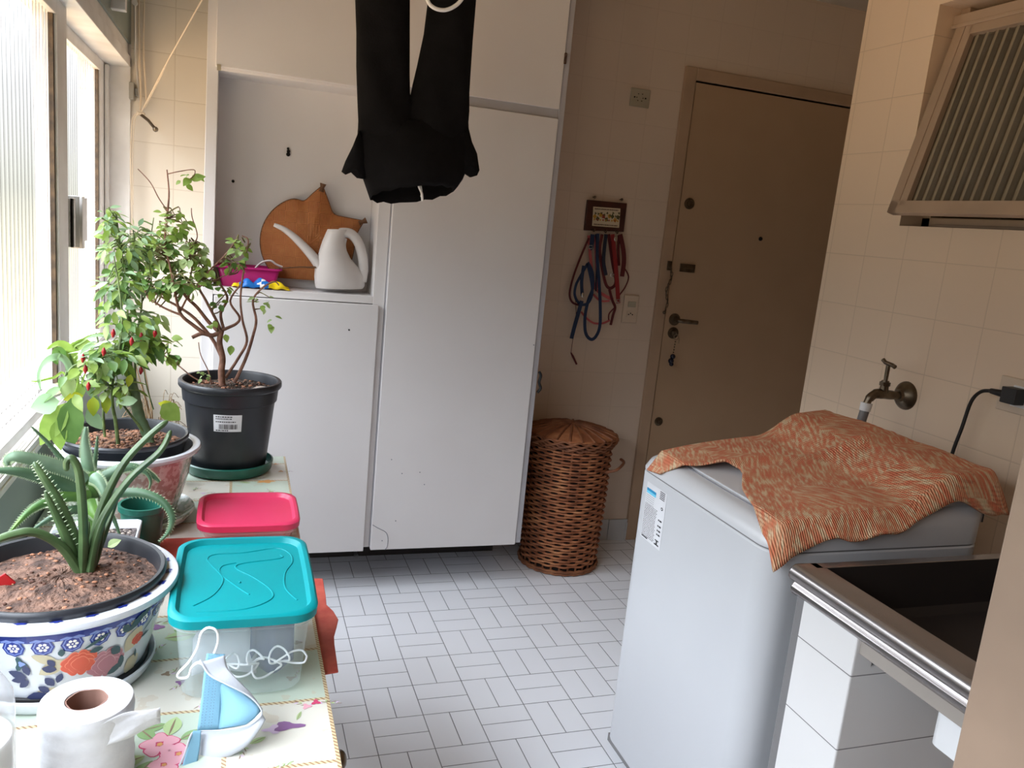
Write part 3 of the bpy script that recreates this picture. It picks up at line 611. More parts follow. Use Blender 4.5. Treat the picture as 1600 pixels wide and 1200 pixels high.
# ---------------- faucet, hose, plug ----------------
f=thing('wall_faucet','old bronze wall faucet with T-handle above the washing machine','faucet',(XR,-.262,1.0))
fy=-.262; fz=1.012
b=MB().lathe([(.004,.030),(.016,.030),(.018,.022),(.026,.018),(.034,.010),(.039,.004),(.040,0)],(0,0,0),28); b.v=[(XR-z,fy+x,fz+y) for x,y,z in b.v]; b.build('wall_flange','old_metal',f,smooth=True)
b=MB().tube(spline([(XR-.02,fy,fz),(1.335,fy,fz),(1.300,fy,fz+.002),(1.275,fy,fz+.002),(1.258,fy+.002,fz-.012),(1.252,fy+.002,fz-.030)],5),[.012]*6+[.013]*5+[.014]*5+[.012]*5+[.010]*5,12)
b.cyl((1.300,fy,fz),(1.300,fy,fz+.040),.013,.010,12).cyl((1.300,fy,fz+.026),(1.300,fy,fz+.036),.0145,n=6); b.build('spout_body','old_metal',f,smooth=True)
b=MB().cyl((1.300,fy,fz+.038),(1.300,fy,fz+.082),.0055,.006,10); b.tube([(1.300,fy+.022,fz+.094),(1.300,fy+.012,fz+.088),(1.300,fy-.012,fz+.086),(1.300,fy-.024,fz+.082)],[.006,.0055,.0055,.006],10); b.build('handle','old_metal',f,smooth=True)
h=thing('inlet_hose','grey washer hose screwed onto the wall faucet','hose',(1.25,-.26,.85))
MB().cyl((1.252,fy+.002,fz-.024),(1.250,fy+.002,fz-.046),.0155,.0145,14).build('hose_nut','white_plastic',h,smooth=True)
MB().cyl((1.250,fy+.002,fz-.044),(1.246,fy+.004,fz-.080),.0125,n=14).build('hose_sleeve','grey_plastic',h,smooth=True)
MB().tube(spline([(1.246,fy+.004,fz-.078),(1.243,fy+.006,fz-.12),(1.243,fy+.006,fz-.20),(1.22,fy,.45),(1.20,-.30,.10)],5),.0095,12).build('hose_tube','alu',h,smooth=True)
p=thing('power_outlet','pale double socket plate on the tiled wall right of the faucet','outlet',(XR,-.58,1.08))
MB().box(XR-.008,XR,-.68,-.545,1.045,1.128).build('plate','back_paint',p,bevel=.002)
MB().box(XR-.012,XR-.008,-.665,-.585,1.062,1.112).build('socket_face','white_plastic',p,bevel=.001)
p=thing('power_plug','black plug and cord in the socket beside the faucet','plug',(XR-.05,-.60,1.0))
b=MB().box(XR-.045,XR-.0125,-.622,-.582,1.070,1.108).cyl((XR-.03,-.582,1.088),(XR-.032,-.543,1.088),.010,.0065,10); b.build('plug_body','black_rubber',p,bevel=.004)
MB().tube(spline([(XR-.032,-.545,1.088),(XR-.034,-.520,1.080),(XR-.035,-.500,1.050),(XR-.036,-.490,.98),(XR-.040,-.480,.90),(XR-.05,-.47,.70)],5),.0045,8).build('cord','black_rubber',p,smooth=True)

# ---------------- laundry sink on its tiled support ----------------
sk=thing('laundry_sink','stainless steel laundry sink beside the washing machine','sink',(.95,-1.05,.80))
SX,SY0,SY1=.618,-1.296,-.830; ZS=.802
b=MB(); 
# rolled front rim: profile swept along y
pr=[(.045,0),(.004,0),(-.002,-.001),(-.008,-.006),(-.012,-.013),(-.012,-.020),(-.008,-.027),(.000,-.031),(.004,-.034),(.002,-.038),(-.002,-.043),(-.002,-.050),(.003,-.057),(.012,-.062),(.020,-.050)]
vs=[];ys=[SY1,SY0]
for y in ys: vs+=[(SX+a,y,ZS+c_) for a,c_ in pr]
k=len(pr); b.add(vs,[(i,i+1,k+i+1,k+i) for i in range(k-1)]+[tuple(range(k)),tuple(range(k,2*k))[::-1]])
b.box(SX+.03,1.375,SY1-.022,SY1,ZS-.02,ZS).box(SX+.03,1.375,SY0,SY0+.035,ZS-.02,ZS).box(1.30,1.375,SY0,SY1,ZS-.02,ZS).box(SX+.02,SX+.052,SY0,SY1,ZS-.02,ZS-.0005)
b.build('rim','steel',sk,smooth=True,bevel=.002)
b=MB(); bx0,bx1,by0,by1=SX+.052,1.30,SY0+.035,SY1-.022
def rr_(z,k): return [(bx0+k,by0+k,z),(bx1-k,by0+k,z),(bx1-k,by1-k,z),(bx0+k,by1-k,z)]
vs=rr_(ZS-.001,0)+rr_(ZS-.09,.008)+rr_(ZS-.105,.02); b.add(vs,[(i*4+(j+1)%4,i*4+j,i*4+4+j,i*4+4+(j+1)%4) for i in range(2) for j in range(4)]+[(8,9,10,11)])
b.build('basin','basin_steel_shaded',sk,smooth=False)  # near-black colour paints deep shade into the shallow steel basin
b=MB().rbox(.735,1.28,-1.25,-1.075,.590,.690,.02); b.build('basin_shell','white_plastic',sk,smooth=True)
MB().box(SX+.012,SX+.024,SY0,SY1-.172,ZS-.085,ZS-.062).build('front_apron','apron_grey',sk)
pd=MB().add([(x,y,z) for y in (-1.002,-.842) for x,z in ((SX+.004,0),(1.375,0),(1.375,ZS-.112),(SX+.046,ZS-.112),(SX+.046,ZS-.046),(SX+.004,ZS-.046))],[(0,1,2,3),(0,3,4,5),(9,8,7,6),(11,10,9,6)]+[(i,6+i,6+(i+1)%6,(i+1)%6) for i in range(6)]).build('sink_support','ped_tile',None,bevel=.003)
tag(pd,'white tiled low wall carrying the steel laundry sink','support')

# ---------------- table and cloth ----------------
T=.70
t=thing('side_table','narrow wooden table under the floral oilcloth along the window','table',(-.495,-.6,0))
MB().box(-.742,-.247,-1.42,.188,.668,.6935).build('table_top','laminate_edge',t,bevel=.003)
for x in (-.72,-.27):
    for y in (-1.39,.16): MB().box(x-.02,x+.02,y-.02,y+.02,0,.668).build('leg','laminate_edge',t,bevel=.002)
a=MB().box(-.265,-.255,-1.36,.13,.57,.668).box(-.73,-.72,-1.36,.13,.57,.668).build('apron','laminate_edge',t)
for y in (-1.012,-.60): 
    b=MB().cyl((-.255,y,.640),(-.240,y,.640),.006,n=10).ball((-.232,y,.640),.014,12,sc=(.7,1,1)); b.build('knob','old_metal',t,smooth=True)
b=MB()
def clf(x,y,l=0): return (x,y,T-.0005+l+.0004*sin(x*60+y*35))
YE=[.190,-1.45]; XE=[-.744,-.243]
def clg(u,v):
    y=YE[1]+(YE[0]-YE[1])*v
    if u<.9: return clf(XE[0]+(XE[1]-XE[0])*u/.9,y)
    q=(u-.9)/.1; wv=.004*sin(y*16)+.002*sin(y*41); return (XE[1]+.0025*sin(q*PI/2)+wv*q,y,T-.0005-.034*q)
b.grid(clg,60,160,0)
rr=random.Random(11)
# print: 1 rose pale 2 rose deep 3 leaf light 4 leaf mid 5 lilac 6 violet 7 dark twig 8 ochre
def P2(poly,mi,l): decal(b,clf,poly,mi,l)
def rose(x,y,r,c1=1,c2=2):
    for i in range(5):
        a=2*PI*i/5+.4; P2(blob(x+r*.55*cos(a),y+r*.55*sin(a),r*.52,3,.12,18,a),c2,.0004); P2(blob(x+r*.6*cos(a),y+r*.6*sin(a),r*.42,3,.14,18,a),c1,.0007)
    P2(blob(x,y,r*.16,5,.2,14),8,.001)
def lf(x,y,a,L,w,m=3): P2(leaf2(x,y,a,L,w),m,.0005); P2(leaf2(x,y,a,L*.9,w*.12,6),7,.0008)
def twig(x,y,a,L,m=7):
    for i in range(4):
        q=a+.7*sin(i); xx=x+L*i/4*cos(a); yy=y+L*i/4*sin(a); P2(leaf2(xx,yy,q,L/3.2,.0016,5),m,.0004)
        P2(leaf2(xx,yy,q+(.9 if i%2 else -.9),L*.22,L*.09,5),3 if i%3 else 5,.0005)
rose(-.455,-1.022,.022); rose(-.432,-1.045,.020,1,2); rose(-.447,-1.062,.018)
for a,L in ((2.2,.035),(1.4,.04),(.6,.03),(3.6,.04),(4.2,.035)): lf(-.450+.022*cos(a),-1.030+.024*sin(a),a,L,L*.55,3 if L>.036 else 4)
lf(-.478,-.990,.3,.03,.016,4); lf(-.492,-1.06,3.9,.03,.018,3)
P2(blob(-.302,-1.012,.011,3,.35,18,.5,1.6,.8),6,.0006); P2(blob(-.318,-1.016,.010,4,.3,18,0,1.4,.8),5,.0005); lf(-.33,-1.03,3.6,.022,.010); lf(-.29,-1.0,1.2,.02,.005)
lf(-.470,-.760,.2,.045,.030,3); lf(-.44,-.745,2.6,.022,.012,4); P2(blob(-.482,-.722,.008,3,.3,16),6,.0005); twig(-.50,-.712,.1,.045)
P2(blob(-.30,-.02,.013,5,.3,20,0,1.5,.8),8,.0005); lf(-.335,-.03,2.8,.028,.010,3); twig(-.33,0,.2,.03)
for (x,y,m) in ((-.262,-.965,2),(-.275,-.972,1),(-.385,-.99,7),(-.36,-1.04,7),(-.46,-.86,7),(-.44,-.885,6),(-.40,-.93,2),(-.292,-.90,7),(-.275,-.80,7),(-.49,-.80,2),(-.40,-.12,6),(-.44,-.10,5),(-.36,-.16,2),(-.33,-.19,6),(-.42,-.18,3),(-.47,-.14,6),(-.38,-.20,7),(-.26,.06,8),(-.27,.12,8),(-.29,-.10,7)):
    P2(blob(x,y,.0055,3,.4,12,x*90),m,.0006); twig(x+.006,y,rr.uniform(-3,3),rr.uniform(.02,.035))
for i in range(46): twig(rr.uniform(-.72,-.26),rr.uniform(-1.4,.15),rr.uniform(-3,3),rr.uniform(.018,.034),7 if i%2 else 4)
for i in range(8): rose(rr.uniform(-.70,-.5),rr.uniform(-1.4,-1.12),.015)
mk('pr_rose',(218,160,172),.4); mk('pr_deep',(200,72,110),.4); mk('pr_leaf',(170,192,138),.4); mk('pr_leafm',(134,164,112),.4); mk('pr_lilac',(206,184,208),.4); mk('pr_violet',(134,96,140),.4); mk('pr_twig',(140,118,98),.4); mk('pr_ochre',(204,150,92),.4)
o=b.build('tablecloth',['oilcloth','pr_rose','pr_deep','pr_leaf','pr_leafm','pr_lilac','pr_violet','pr_twig','pr_ochre'],None,smooth=True); tag(o,'floral printed oilcloth in cream and mint squares covering the window table','tablecloth')
b=MB()
pts=[(-.30,-.555),(-.214,-.560),(-.2155,-.63),(-.2175,-.665),(-.2085,-.690),(-.2035,-.720),(-.209,-.745),(-.2165,-.775),(-.2185,-.80),(-.2215,-.880),(-.30,-.885)]
b.add([(x,y,z) for z in (.690,.6925) for x,y in pts],[tuple(range(11))[::-1],tuple(range(11,22))]+[(i,(i+1)%11,11+(i+1)%11,11+i) for i in range(11)])
b.v=[(x if x>-.25 else -.252,y,z) for x,y,z in b.v]
o=b.build('red_trivet','red_mat',None,bevel=.001); tag(o,'red scalloped mat edge sticking out below the oilcloth at the table side','mat')
b=MB().rbox(-.555,-.262,-.600,-.37,T+.0008,T+.0035,.02); o=b.build('red_placemat','red_mat',None,bevel=.001); tag(o,'red placemat under the pink-lidded container on the table','mat')

# ---------------- pots ----------------
def soil(name,c,R,z,m,par,n=60,seed=1,chips=40,hump=.01,cm=('chip_a','chip_b'),cs=.006):
    r_=random.Random(seed); b=MB(); K=14
    ph=[(r_.uniform(0,6),r_.uniform(0,6),r_.uniform(20,90)) for _ in range(6)]
    def hgt(x,y): return sum(sin(x*f+a)*cos(y*f*.9+c_) for a,c_,f in ph)*.0009
    vs=[(c[0],c[1],z+hump)]
    for i in range(1,K+1):
        for j in range(n):
            a=2*PI*j/n; r=R*i/K; x=c[0]+r*cos(a); y=c[1]+r*sin(a); vs.append((x,y,z+hump*(1-(i/K)**2)+hgt(x,y)+r_.uniform(-.0012,.0012)))
    fs=[(0,1+j,1+(j+1)%n) for j in range(n)]+[(1+i*n+j,1+(i+1)*n+j,1+(i+1)*n+(j+1)%n,1+i*n+(j+1)%n) for i in range(K-1) for j in range(n)]
    b.add(vs,fs,0)
    for _ in range(chips):
        a=r_.uniform(0,6.28); r=R*.95*r_.random()**.5; s=cs*r_.uniform(.4,1.2); x=c[0]+r*cos(a); y=c[1]+r*sin(a)
        b.ball((x,y,z+hump*(1-(r/R)**2)+s*.3),s,6,mi=r_.choice((0,1,2)),sc=(r_.uniform(.7,1.5),r_.uniform(.7,1.3),r_.uniform(.4,.8)))
    return b.build(name,[m,cm[0],cm[1]],par,smooth=False)
class Leaves:
    def __init__(s,seed): s.b=MB(); s.t=MB(); s.r=random.Random(seed)
    def cluster(s,c,rad,n,L,ms,anchor=None,wr=.5,down=.25,tw=.5,tr=.0011):
        r=s.r
        for _ in range(n):
            while 1:
                q=[r.uniform(-1,1) for _ in range(3)]
                if sum(k*k for k in q)<1: break
            p=V((c[0]+rad[0]*q[0],c[1]+rad[1]*q[1],c[2]+rad[2]*q[2])); l=r.uniform(*L)
            d=V((q[0]+r.uniform(-.6,.6),q[1]+r.uniform(-.6,.6)-.15,q[2]*.4+r.uniform(-.5,.35)-down)).normalized()
            leaf(s.b,p,d,l,l*wr*r.uniform(.8,1.15),(r.uniform(-.5,.5),r.uniform(-.9,.1),1),r.uniform(0,.35),r.choice(ms))
            if anchor and r.random()<tw:
                a=min(anchor,key=lambda q:(q-p).length+r.uniform(0,.02))+V((0,0,-.004))
                m=(a+p)/2+V((r.uniform(-.01,.01),r.uniform(-.01,.01),r.uniform(-.01,.015))); s.t.tube(spline([a,m,p],3),[tr*1.5]*4+[tr]*3,5)
# --- black nursery pot with a leafless-stemmed shrub ---
pc=(-.387,.085)
o=MB().lathe([(0,0),(.098,0),(.104,.006),(.108,.026),(.104,.028),(.100,.008),(0,.004)],(pc[0],pc[1],T+.001),48).build('plant_saucer','green_plastic',None,smooth=True); tag(o,'dark green plastic saucer under the black nursery pot','saucer')
sh=thing('potted_shrub','open twiggy shrub with small round leaves in a black nursery pot with a price sticker','plant',(pc[0],pc[1],T+.006))
b=MB().lathe([(0,.006),(.086,.006),(.089,.012),(.106,.175),(.107,.180),(.111,.182),(.114,.212),(.119,.214),(.1215,.218),(.1215,.228),(.119,.231),(.112,.231),(.109,.224),(.106,.19),(.104,.17)],(pc[0],pc[1],T),64); b.build('pot','black_plastic',sh,smooth=True)
soil('soil',pc,.1065,T+.208,'soil_dark',sh,seed=4,chips=320,hump=.006,cs=.0038)
for q,r0,s3_ in (((-.315,.05,T+.214),.022,(1.1,.8,.35)),((-.452,.02,T+.216),.013,(1,1,.6)),((-.36,.00,T+.212),.008,(1.3,1,.5))): MB().ball(q,r0,8,sc=s3_).build('stone_chip','stone',sh)
lb=MB()
def pm(u,v,l=0):
    z=T+.165-.042*v; R_=.0892+.0168*((z-T-.012)/.163)+.0008+l; a=-1.615+(u-.5)*.062/.1; return (pc[0]+R_*cos(a),pc[1]+R_*sin(a),z)
def lq(u0,u1,v0,v1,mi,l=.0003): 
    k=6; lb.grid(lambda u,v:pm(u0+(u1-u0)*u,v0+(v1-v0)*v,l),k,2,mi)
lq(0,1,0,1,0,0); rr=random.Random(5)
u=.2
while u<.86: w_=rr.uniform(.008,.03); lq(u,u+w_,.55,.84,1); u+=w_+rr.uniform(.01,.028)
for v,n_ in ((.08,7),(.2,9),(.38,10),(.89,6)):
    u=.08
    for i in range(n_): w_=rr.uniform(.03,.08); lq(u,min(u+w_,.93),v,v+.06,1); u+=w_+.02
lb.build('price_sticker',['label_paper','ink'],sh)
TR=spline([(-0.407,0.085,0.913),(-0.41,0.085,0.95),(-0.408,0.085,0.982),(-0.416,0.085,1.021),(-0.412,0.085,1.053)],5)
b=MB().tube(TR,[.0085-.002*i/20 for i in range(len(TR))],9)
B={}
def br(P,r0,r1,k=5,n=7):
    Q=spline(P,k); b.tube(Q,[r0+(r1-r0)*i/(len(Q)-1) for i in range(len(Q))],n); return Q
B['l']=br([(-0.412,0.085,1.05),(-0.432,0.08,1.039),(-0.456,0.075,1.043),(-0.478,0.07,1.033)],.006,.0045)
B['l2']=br([(-0.453,0.075,1.045),(-0.476,0.07,1.063),(-0.502,0.06,1.087),(-0.512,0.05,1.121),(-0.52,0.04,1.167),(-0.533,0.05,1.224)],.005,.002)
B['l3']=br([(-0.409,0.085,0.982),(-0.433,0.1,1.026),(-0.474,0.11,1.073),(-0.511,0.12,1.098),(-0.537,0.12,1.112),(-0.567,0.11,1.132)],.005,.002)
B['m']=br([(-0.415,0.085,1.045),(-0.442,0.09,1.07),(-0.469,0.09,1.104),(-0.495,0.08,1.131),(-0.523,0.07,1.179),(-0.539,0.06,1.252),(-0.534,0.05,1.325),(-0.532,0.05,1.368),(-0.537,0.05,1.417)],.005,.0014)
B['r']=br([(-0.411,0.085,1.052),(-0.398,0.08,1.059),(-0.378,0.08,1.071),(-0.372,0.07,1.089),(-0.394,0.06,1.128),(-0.366,0.06,1.175)],.0045,.002)
B['r2']=br([(-0.379,0.085,0.922),(-0.354,0.085,0.984),(-0.339,0.08,1.042),(-0.333,0.07,1.083),(-0.342,0.07,1.13),(-0.322,0.06,1.163),(-0.295,0.06,1.18),(-0.283,0.06,1.172)],.0045,.0014)
B['r3']=br([(-0.4,0.085,0.934),(-0.372,0.08,0.984),(-0.353,0.07,1.03),(-0.365,0.06,1.083),(-0.371,0.05,1.145),(-0.362,0.05,1.237),(-0.358,0.05,1.275),(-0.372,0.05,1.284)],.004,.0014)
B['c']=br([(-0.407,0.085,1.053),(-0.415,0.09,1.092),(-0.401,0.09,1.131),(-0.424,0.09,1.169),(-0.453,0.08,1.198),(-0.482,0.08,1.226)],.004,.0014)
B['d']=br([(-0.411,0.085,1.045),(-0.425,0.08,1.077),(-0.448,0.06,1.124),(-0.465,0.05,1.162),(-0.445,0.05,1.193),(-0.404,0.05,1.241),(-0.383,0.05,1.277)],.004,.0014)
B['e']=br([(-0.507,0.06,1.09),(-0.479,0.05,1.146),(-0.437,0.05,1.171),(-0.393,0.05,1.197)],.0025,.0012)
B['f']=br([(-0.495,0.08,1.131),(-0.481,0.06,1.197),(-0.486,0.05,1.242),(-0.47,0.05,1.273),(-0.482,0.05,1.316),(-0.484,0.05,1.337)],.002,.001)
B['g']=br([(-0.502,0.06,1.087),(-0.542,0.06,1.103),(-0.575,0.05,1.129),(-0.586,0.05,1.161)],.003,.0012)
B['h']=br([(-0.534,0.05,1.325),(-0.553,0.05,1.352),(-0.571,0.05,1.385),(-0.597,0.05,1.412)],.0014,.001)
B['i']=br([(-0.537,0.05,1.407),(-0.511,0.05,1.416),(-0.48,0.05,1.423),(-0.481,0.05,1.409),(-0.497,0.05,1.396)],.0012,.001)
B['j']=br([(-0.443,0.02,0.931),(-0.474,0.02,0.948),(-0.51,0.03,0.976),(-0.534,0.03,0.993),(-0.552,0.03,1.017)],.0018,.0012)
B['k']=br([(-0.431,0.02,0.931),(-0.438,0.02,0.962),(-0.456,0.03,0.998),(-0.462,0.04,1.027)],.0016,.001)
b.build('branches','bark',sh,smooth=True)
Lf=Leaves(21); A=[]
for k_ in 'lm': A+=B[k_]
for (px,rd,n_,L_,ms,an) in (
 ((-0.38,0.05,1.258),(.020,.03,.022),22,(.014,.024),(0,2),B['r3']+B['d']),
 ((-0.387,0.05,1.217),(.020,.03,.020),18,(.016,.026),(0,1),B['d']+B['e']),
 ((-0.481,0.06,1.235),(.036,.04,.028),54,(.016,.028),(0,2,2),B['c']+B['f']),
 ((-0.523,0.05,1.297),(.034,.03,.034),50,(.014,.026),(0,2),B['m']),
 ((-0.551,0.07,1.228),(.044,.04,.036),80,(.016,.030),(0,1,2),B['m']+B['l3']),
 ((-0.487,0.05,1.168),(.044,.04,.030),60,(.016,.028),(0,1,2),B['l2']+B['c']),
 ((-0.563,0.06,1.162),(.040,.04,.034),56,(.016,.030),(1,0),B['g']+B['l3']),
 ((-0.452,0.05,1.193),(.025,.03,.020),14,(.014,.026),(0,),B['e']),
 ((-0.422,0.06,1.114),(.016,.03,.012),8,(.014,.02),(1,0),B['d']),
 ((-0.32,0.06,1.124),(.030,.03,.022),9,(.012,.022),(0,2),B['r2']),
 ((-0.296,0.06,1.087),(.012,.02,.018),4,(.014,.02),(0,),B['r2']),
 ((-0.409,0.06,1.157),(.030,.03,.020),10,(.012,.02),(0,1),B['d']),
 ((-0.52,0.03,1.006),(.024,.02,.026),14,(.014,.028),(0,1,0),B['j']),
 ((-0.484,0.05,1.409),(.010,.01,.010),4,(.018,.03),(0,),None),
 ((-0.435,0.06,1.063),(.03,.03,.02),3,(.016,.022),(0,),B['l']),
 ((-0.449,0.02,0.954),(.012,.012,.012),10,(.008,.014),(2,),None)):
    Lf.cluster(px,rd,n_,L_,ms,an,wr=.74,tw=.55)
for (p,d,L_) in (((-0.487,0.05,1.4),(.9,-.1,.35),.034),((-0.496,0.05,1.389),(.6,-.1,-.5),.020),((-0.508,0.05,1.396),(-.5,-.1,-.5),.014),((-0.388,0.06,1.019),(-.1,-.6,-.8),.026),((-0.403,0.06,1.046),(.2,-.5,-.7),.022),((-0.531,0.03,1.018),(-1,-.2,-.3),.03),((-0.521,0.03,1.036),(1,-.3,.05),.026)):
    leaf(Lf.b,p,d,L_,L_*.66,(0,-.8,.6),.1,0)
Lf.b.build('foliage',['leaf_green','leaf_dark','leaf_soft'],sh,smooth=True); Lf.t.build('twigs','bark_thin',sh)

# --- large blue-and-white ceramic pot with finger succulents ---
qc=(-.598,-.822)
o=MB().lathe([(0,0),(.112,0),(.118,.008),(.121,.018),(.119,.021),(.114,.016),(.106,.010),(0,.008)],(qc[0],qc[1],T+.001),64).build('plant_saucer','white_glaze',None,smooth=True); tag(o,'white ceramic saucer under the large flower-painted pot','saucer')
fp=thing('painted_pot_succulent','large white ceramic pot painted with peonies and a blue scalloped band, holding a finger-leaved succulent','plant',(qc[0],qc[1],T+.012))
def potR(z):
    t=max(0,min(1,z/.112)); return .104+.030*t**.8+.004*t*t
b=MB(); prof=[(0,.010),(.098,.010),(.102,.012),(.104,.016)]+[(potR(z),z+.012) for z in [i*.112/14 for i in range(1,15)]]+[(.141,.126),(.149,.129),(.1505,.133),(.149,.138),(.144,.140),(.128,.137),(.126,.128),(.124,.10)]
b.lathe(prof,(qc[0],qc[1],T),96)
def pf(s,z,l=0):
    # s: metres along the wall from the side facing the room's near end, z: metres above the foot
    R_=potR(z)+.0009+l; a=-1.30+s/.134; return (qc[0]+R_*cos(a),qc[1]+R_*sin(a),T+.012+z)
mk('pr_blue',(38,52,132),.25,coat=.3); mk('pr_blue2',(120,140,200),.25,coat=.3); mk('pr_navy',(44,52,92),.3); mk('pr_teal',(44,76,82),.3); mk('pr_tan',(188,178,148),.3); mk('pr_orange',(206,84,60),.3); mk('pr_orange2',(226,130,104),.3); mk('pr_mauve',(170,112,124),.3); mk('pr_mauve2',(196,150,156),.3)
# 1 blue 2 pale blue 3 navy 4 teal 5 tan 6 orange 7 orange2 8 mauve 9 mauve2 10 white
dc=lambda poly,mi,l=0.: decal(b,pf,poly,mi,l)
N_=26; step=2*PI*.134/N_
for i in range(N_):
    s=(i-N_//2)*step
    dc([(s-step/2,.112),(s+step/2,.112),(s+step/2,.100),(s-step/2,.100)],1)
    dc([(s-step*.42,.103),(s-step*.2,.106),(s,.104),(s+step*.2,.106),(s+step*.42,.103),(s+step*.4,.101),(s,.1015),(s-step*.4,.101)],2,.0002)
    dc(blob(s,.093,.0125,8,.06,24),1,.0001); dc(blob(s,.093,.0105,8,.06,24),2,.0002); dc(blob(s,.093,.0092,8,.08,24),1,.0003)
    for k in range(6): a=k*PI/3; dc(blob(s+.0048*cos(a),.093+.0048*sin(a),.0022,3,.05,8),10,.0005)
    dc(blob(s,.093,.0013,3,0,8),10,.0006)
def peony(s,z,r,c1,c2,rows=3):
    for k in range(rows):
        n=[9,7,4][k]; R_=r*[.68,.42,.16][k]
        for i in range(n):
            a=2*PI*i/n+k*.5; x=s+R_*cos(a)*1.1; y=z+R_*sin(a)*.82; q=r*.36
            dc(blob(x,y,q,3,.10,22,a),c2,.0003+k*.0005+i*.00003); dc(blob(x+.0002,y-.0007,q*.90,3,.12,22,a),c1,.0004+k*.0005+i*.00003)
def lv(s,z,a,L,w,m,l=.0003,j=.0): dc(leaf2(s,z,a,L,w,8,j),m,l)
for a in ((-.040,.050,.5,.04,.02),(-.045,.022,-.2,.045,.018),(-.015,.066,2.7,.035,.014),(.02,.02,3.3,.06,.024),(.075,.050,1.0,.04,.03),(.085,.035,-.8,.035,.03),(-.05,.015,-.1,.045,.018),(.06,.085,.4,.03,.016)): lv(*a,5,.0002)
peony(.010,.060,.022,6,7); peony(.046,.047,.025,8,9)
peony(.094,.064,.010,6,7,2)
for a in ((-.055,.046,2.7,.024,.012),(-.052,.050,1.8,.018,.009),(-.053,.042,-2.4,.018,.009),(-.056,.044,3.3,.02,.009),(-.022,.030,2.2,.018,.011),(-.018,.034,1.2,.016,.009),(-.012,.024,.1,.02,.010),(-.030,.016,3.25,.030,.014),(-.028,.020,2.5,.018,.010),(-.026,.013,-.5,.018,.009),(-.018,.056,2.9,.018,.011),(-.020,.062,2.2,.014,.008)): lv(*a,3,.0012,.1)
for a in ((.012,.080,.5,.036,.005),(.02,.074,.1,.018,.008),(.070,.085,.7,.034,.012),(.092,.097,1.0,.028,.010),(.072,.085,2.2,.018,.010),(.064,.056,2.4,.02,.012),(.068,.050,-1.4,.022,.010),(.100,.070,.7,.028,.004),(.100,.062,.2,.018,.005),(.094,.048,-1.2,.018,.004),(.050,.026,.4,.026,.012),(-.012,.076,1.6,.012,.008)): lv(*a,4,.0012,.08)
dc(blob(-.060,.068,.008,3,.4,14,.6,.8,1.2),4,.0012); dc(blob(-.0585,.069,.004,3,.3,10),2,.0015)
# rim pattern on the flat lip
def rim(s,r,l=0): a=s/.134; return (qc[0]+r*cos(a),qc[1]+r*sin(a),T+.1400-.003*max(0,(.1425-r)/.0165)+.0006+l)
for i in range(22):
    s=i*2*PI*.134/22; decal(b,rim,blob(s,.136,.0055,5,.35,14,i,1.3,.8),1,.0); 
b.build('ceramic_pot',['white_glaze','pr_blue','pr_blue2','pr_navy','pr_teal','pr_tan','pr_orange','pr_orange2','pr_mauve','pr_mauve2','white_print'],fp,smooth=True)
MB().lathe([(.124,.10),(.129,.130),(.1335,.140),(.1340,.146),(.131,.150),(.126,.149),(.1225,.142),(.119,.10)],(qc[0],qc[1],T),72).build('inner_pot','black_plastic',fp,smooth=True)
MB().lathe([(.098,.010),(.1115,.014),(.1115,.021),(.106,.024),(.098,.024)],(qc[0],qc[1],T),64).build('foot_band','black_rubber',fp,smooth=True)
soil('soil',qc,.1225,T+.128,'soil_red',fp,n=72,seed=9,chips=260,hump=.012,cs=.0026)
b=MB(); K=MB()
def finger(P,r0,r1,teeth=False,k=6,flat=.8,mb=None):
    Q=spline(P,k); N=len(Q); rs=[r0+(r1-r0)*(i/(N-1))**1.2 for i in range(N)]; rs[-1]*=.4; rs[-2]*=.8; (mb or b).tube(Q,rs,10,flat=flat)
    if teeth:
        for i in range(2,N-1,1):
            t=(Q[i]-Q[i-1]).normalized(); s_=t.cross(V((0,-1,0))).normalized()
            for q in (-1,1): K.tube([Q[i]+s_*q*rs[i]*.8,Q[i]+s_*q*(rs[i]+.0025)+t*.0012],[.0011,.0003],4)
h0=(-0.572,-0.8,0.833)
finger([(-0.569,-0.8,0.833),(-0.561,-0.8,0.879),(-0.551,-0.79,0.927),(-0.526,-0.78,0.984),(-0.496,-0.77,1.021),(-0.47,-0.76,1.044)],.0085,.0055)
finger([(-0.564,-0.81,0.84),(-0.555,-0.81,0.892),(-0.542,-0.8,0.926),(-0.514,-0.79,0.969),(-0.478,-0.78,1.004),(-0.465,-0.77,1.032)],.0085,.005)
finger([(-0.573,-0.81,0.838),(-0.57,-0.82,0.892),(-0.572,-0.82,0.948),(-0.576,-0.82,0.989),(-0.584,-0.82,1.006),(-0.59,-0.82,1.001),(-0.59,-0.82,0.988)],.0085,.0045)
finger([(-0.576,-0.8,0.834),(-0.587,-0.8,0.889),(-0.605,-0.79,0.933),(-0.626,-0.78,0.967),(-0.639,-0.77,0.985)],.011,.0045,True)
finger([(-0.577,-0.8,0.834),(-0.591,-0.81,0.884),(-0.605,-0.81,0.922),(-0.618,-0.81,0.956)],.010,.004,True)
finger([(-0.577,-0.81,0.838),(-0.594,-0.82,0.876),(-0.614,-0.83,0.9),(-0.632,-0.84,0.911),(-0.651,-0.85,0.911),(-0.667,-0.86,0.908)],.0085,.006)
finger([(-0.568,-0.8,0.833),(-0.559,-0.79,0.851),(-0.554,-0.78,0.885),(-0.552,-0.78,0.909)],.007,.004)
finger([(-0.566,-0.79,0.829),(-0.554,-0.78,0.866),(-0.542,-0.76,0.906),(-0.535,-0.76,0.93)],.006,.003)
finger([(-0.574,-0.79,0.829),(-0.571,-0.78,0.866),(-0.571,-0.77,0.896)],.004,.002)
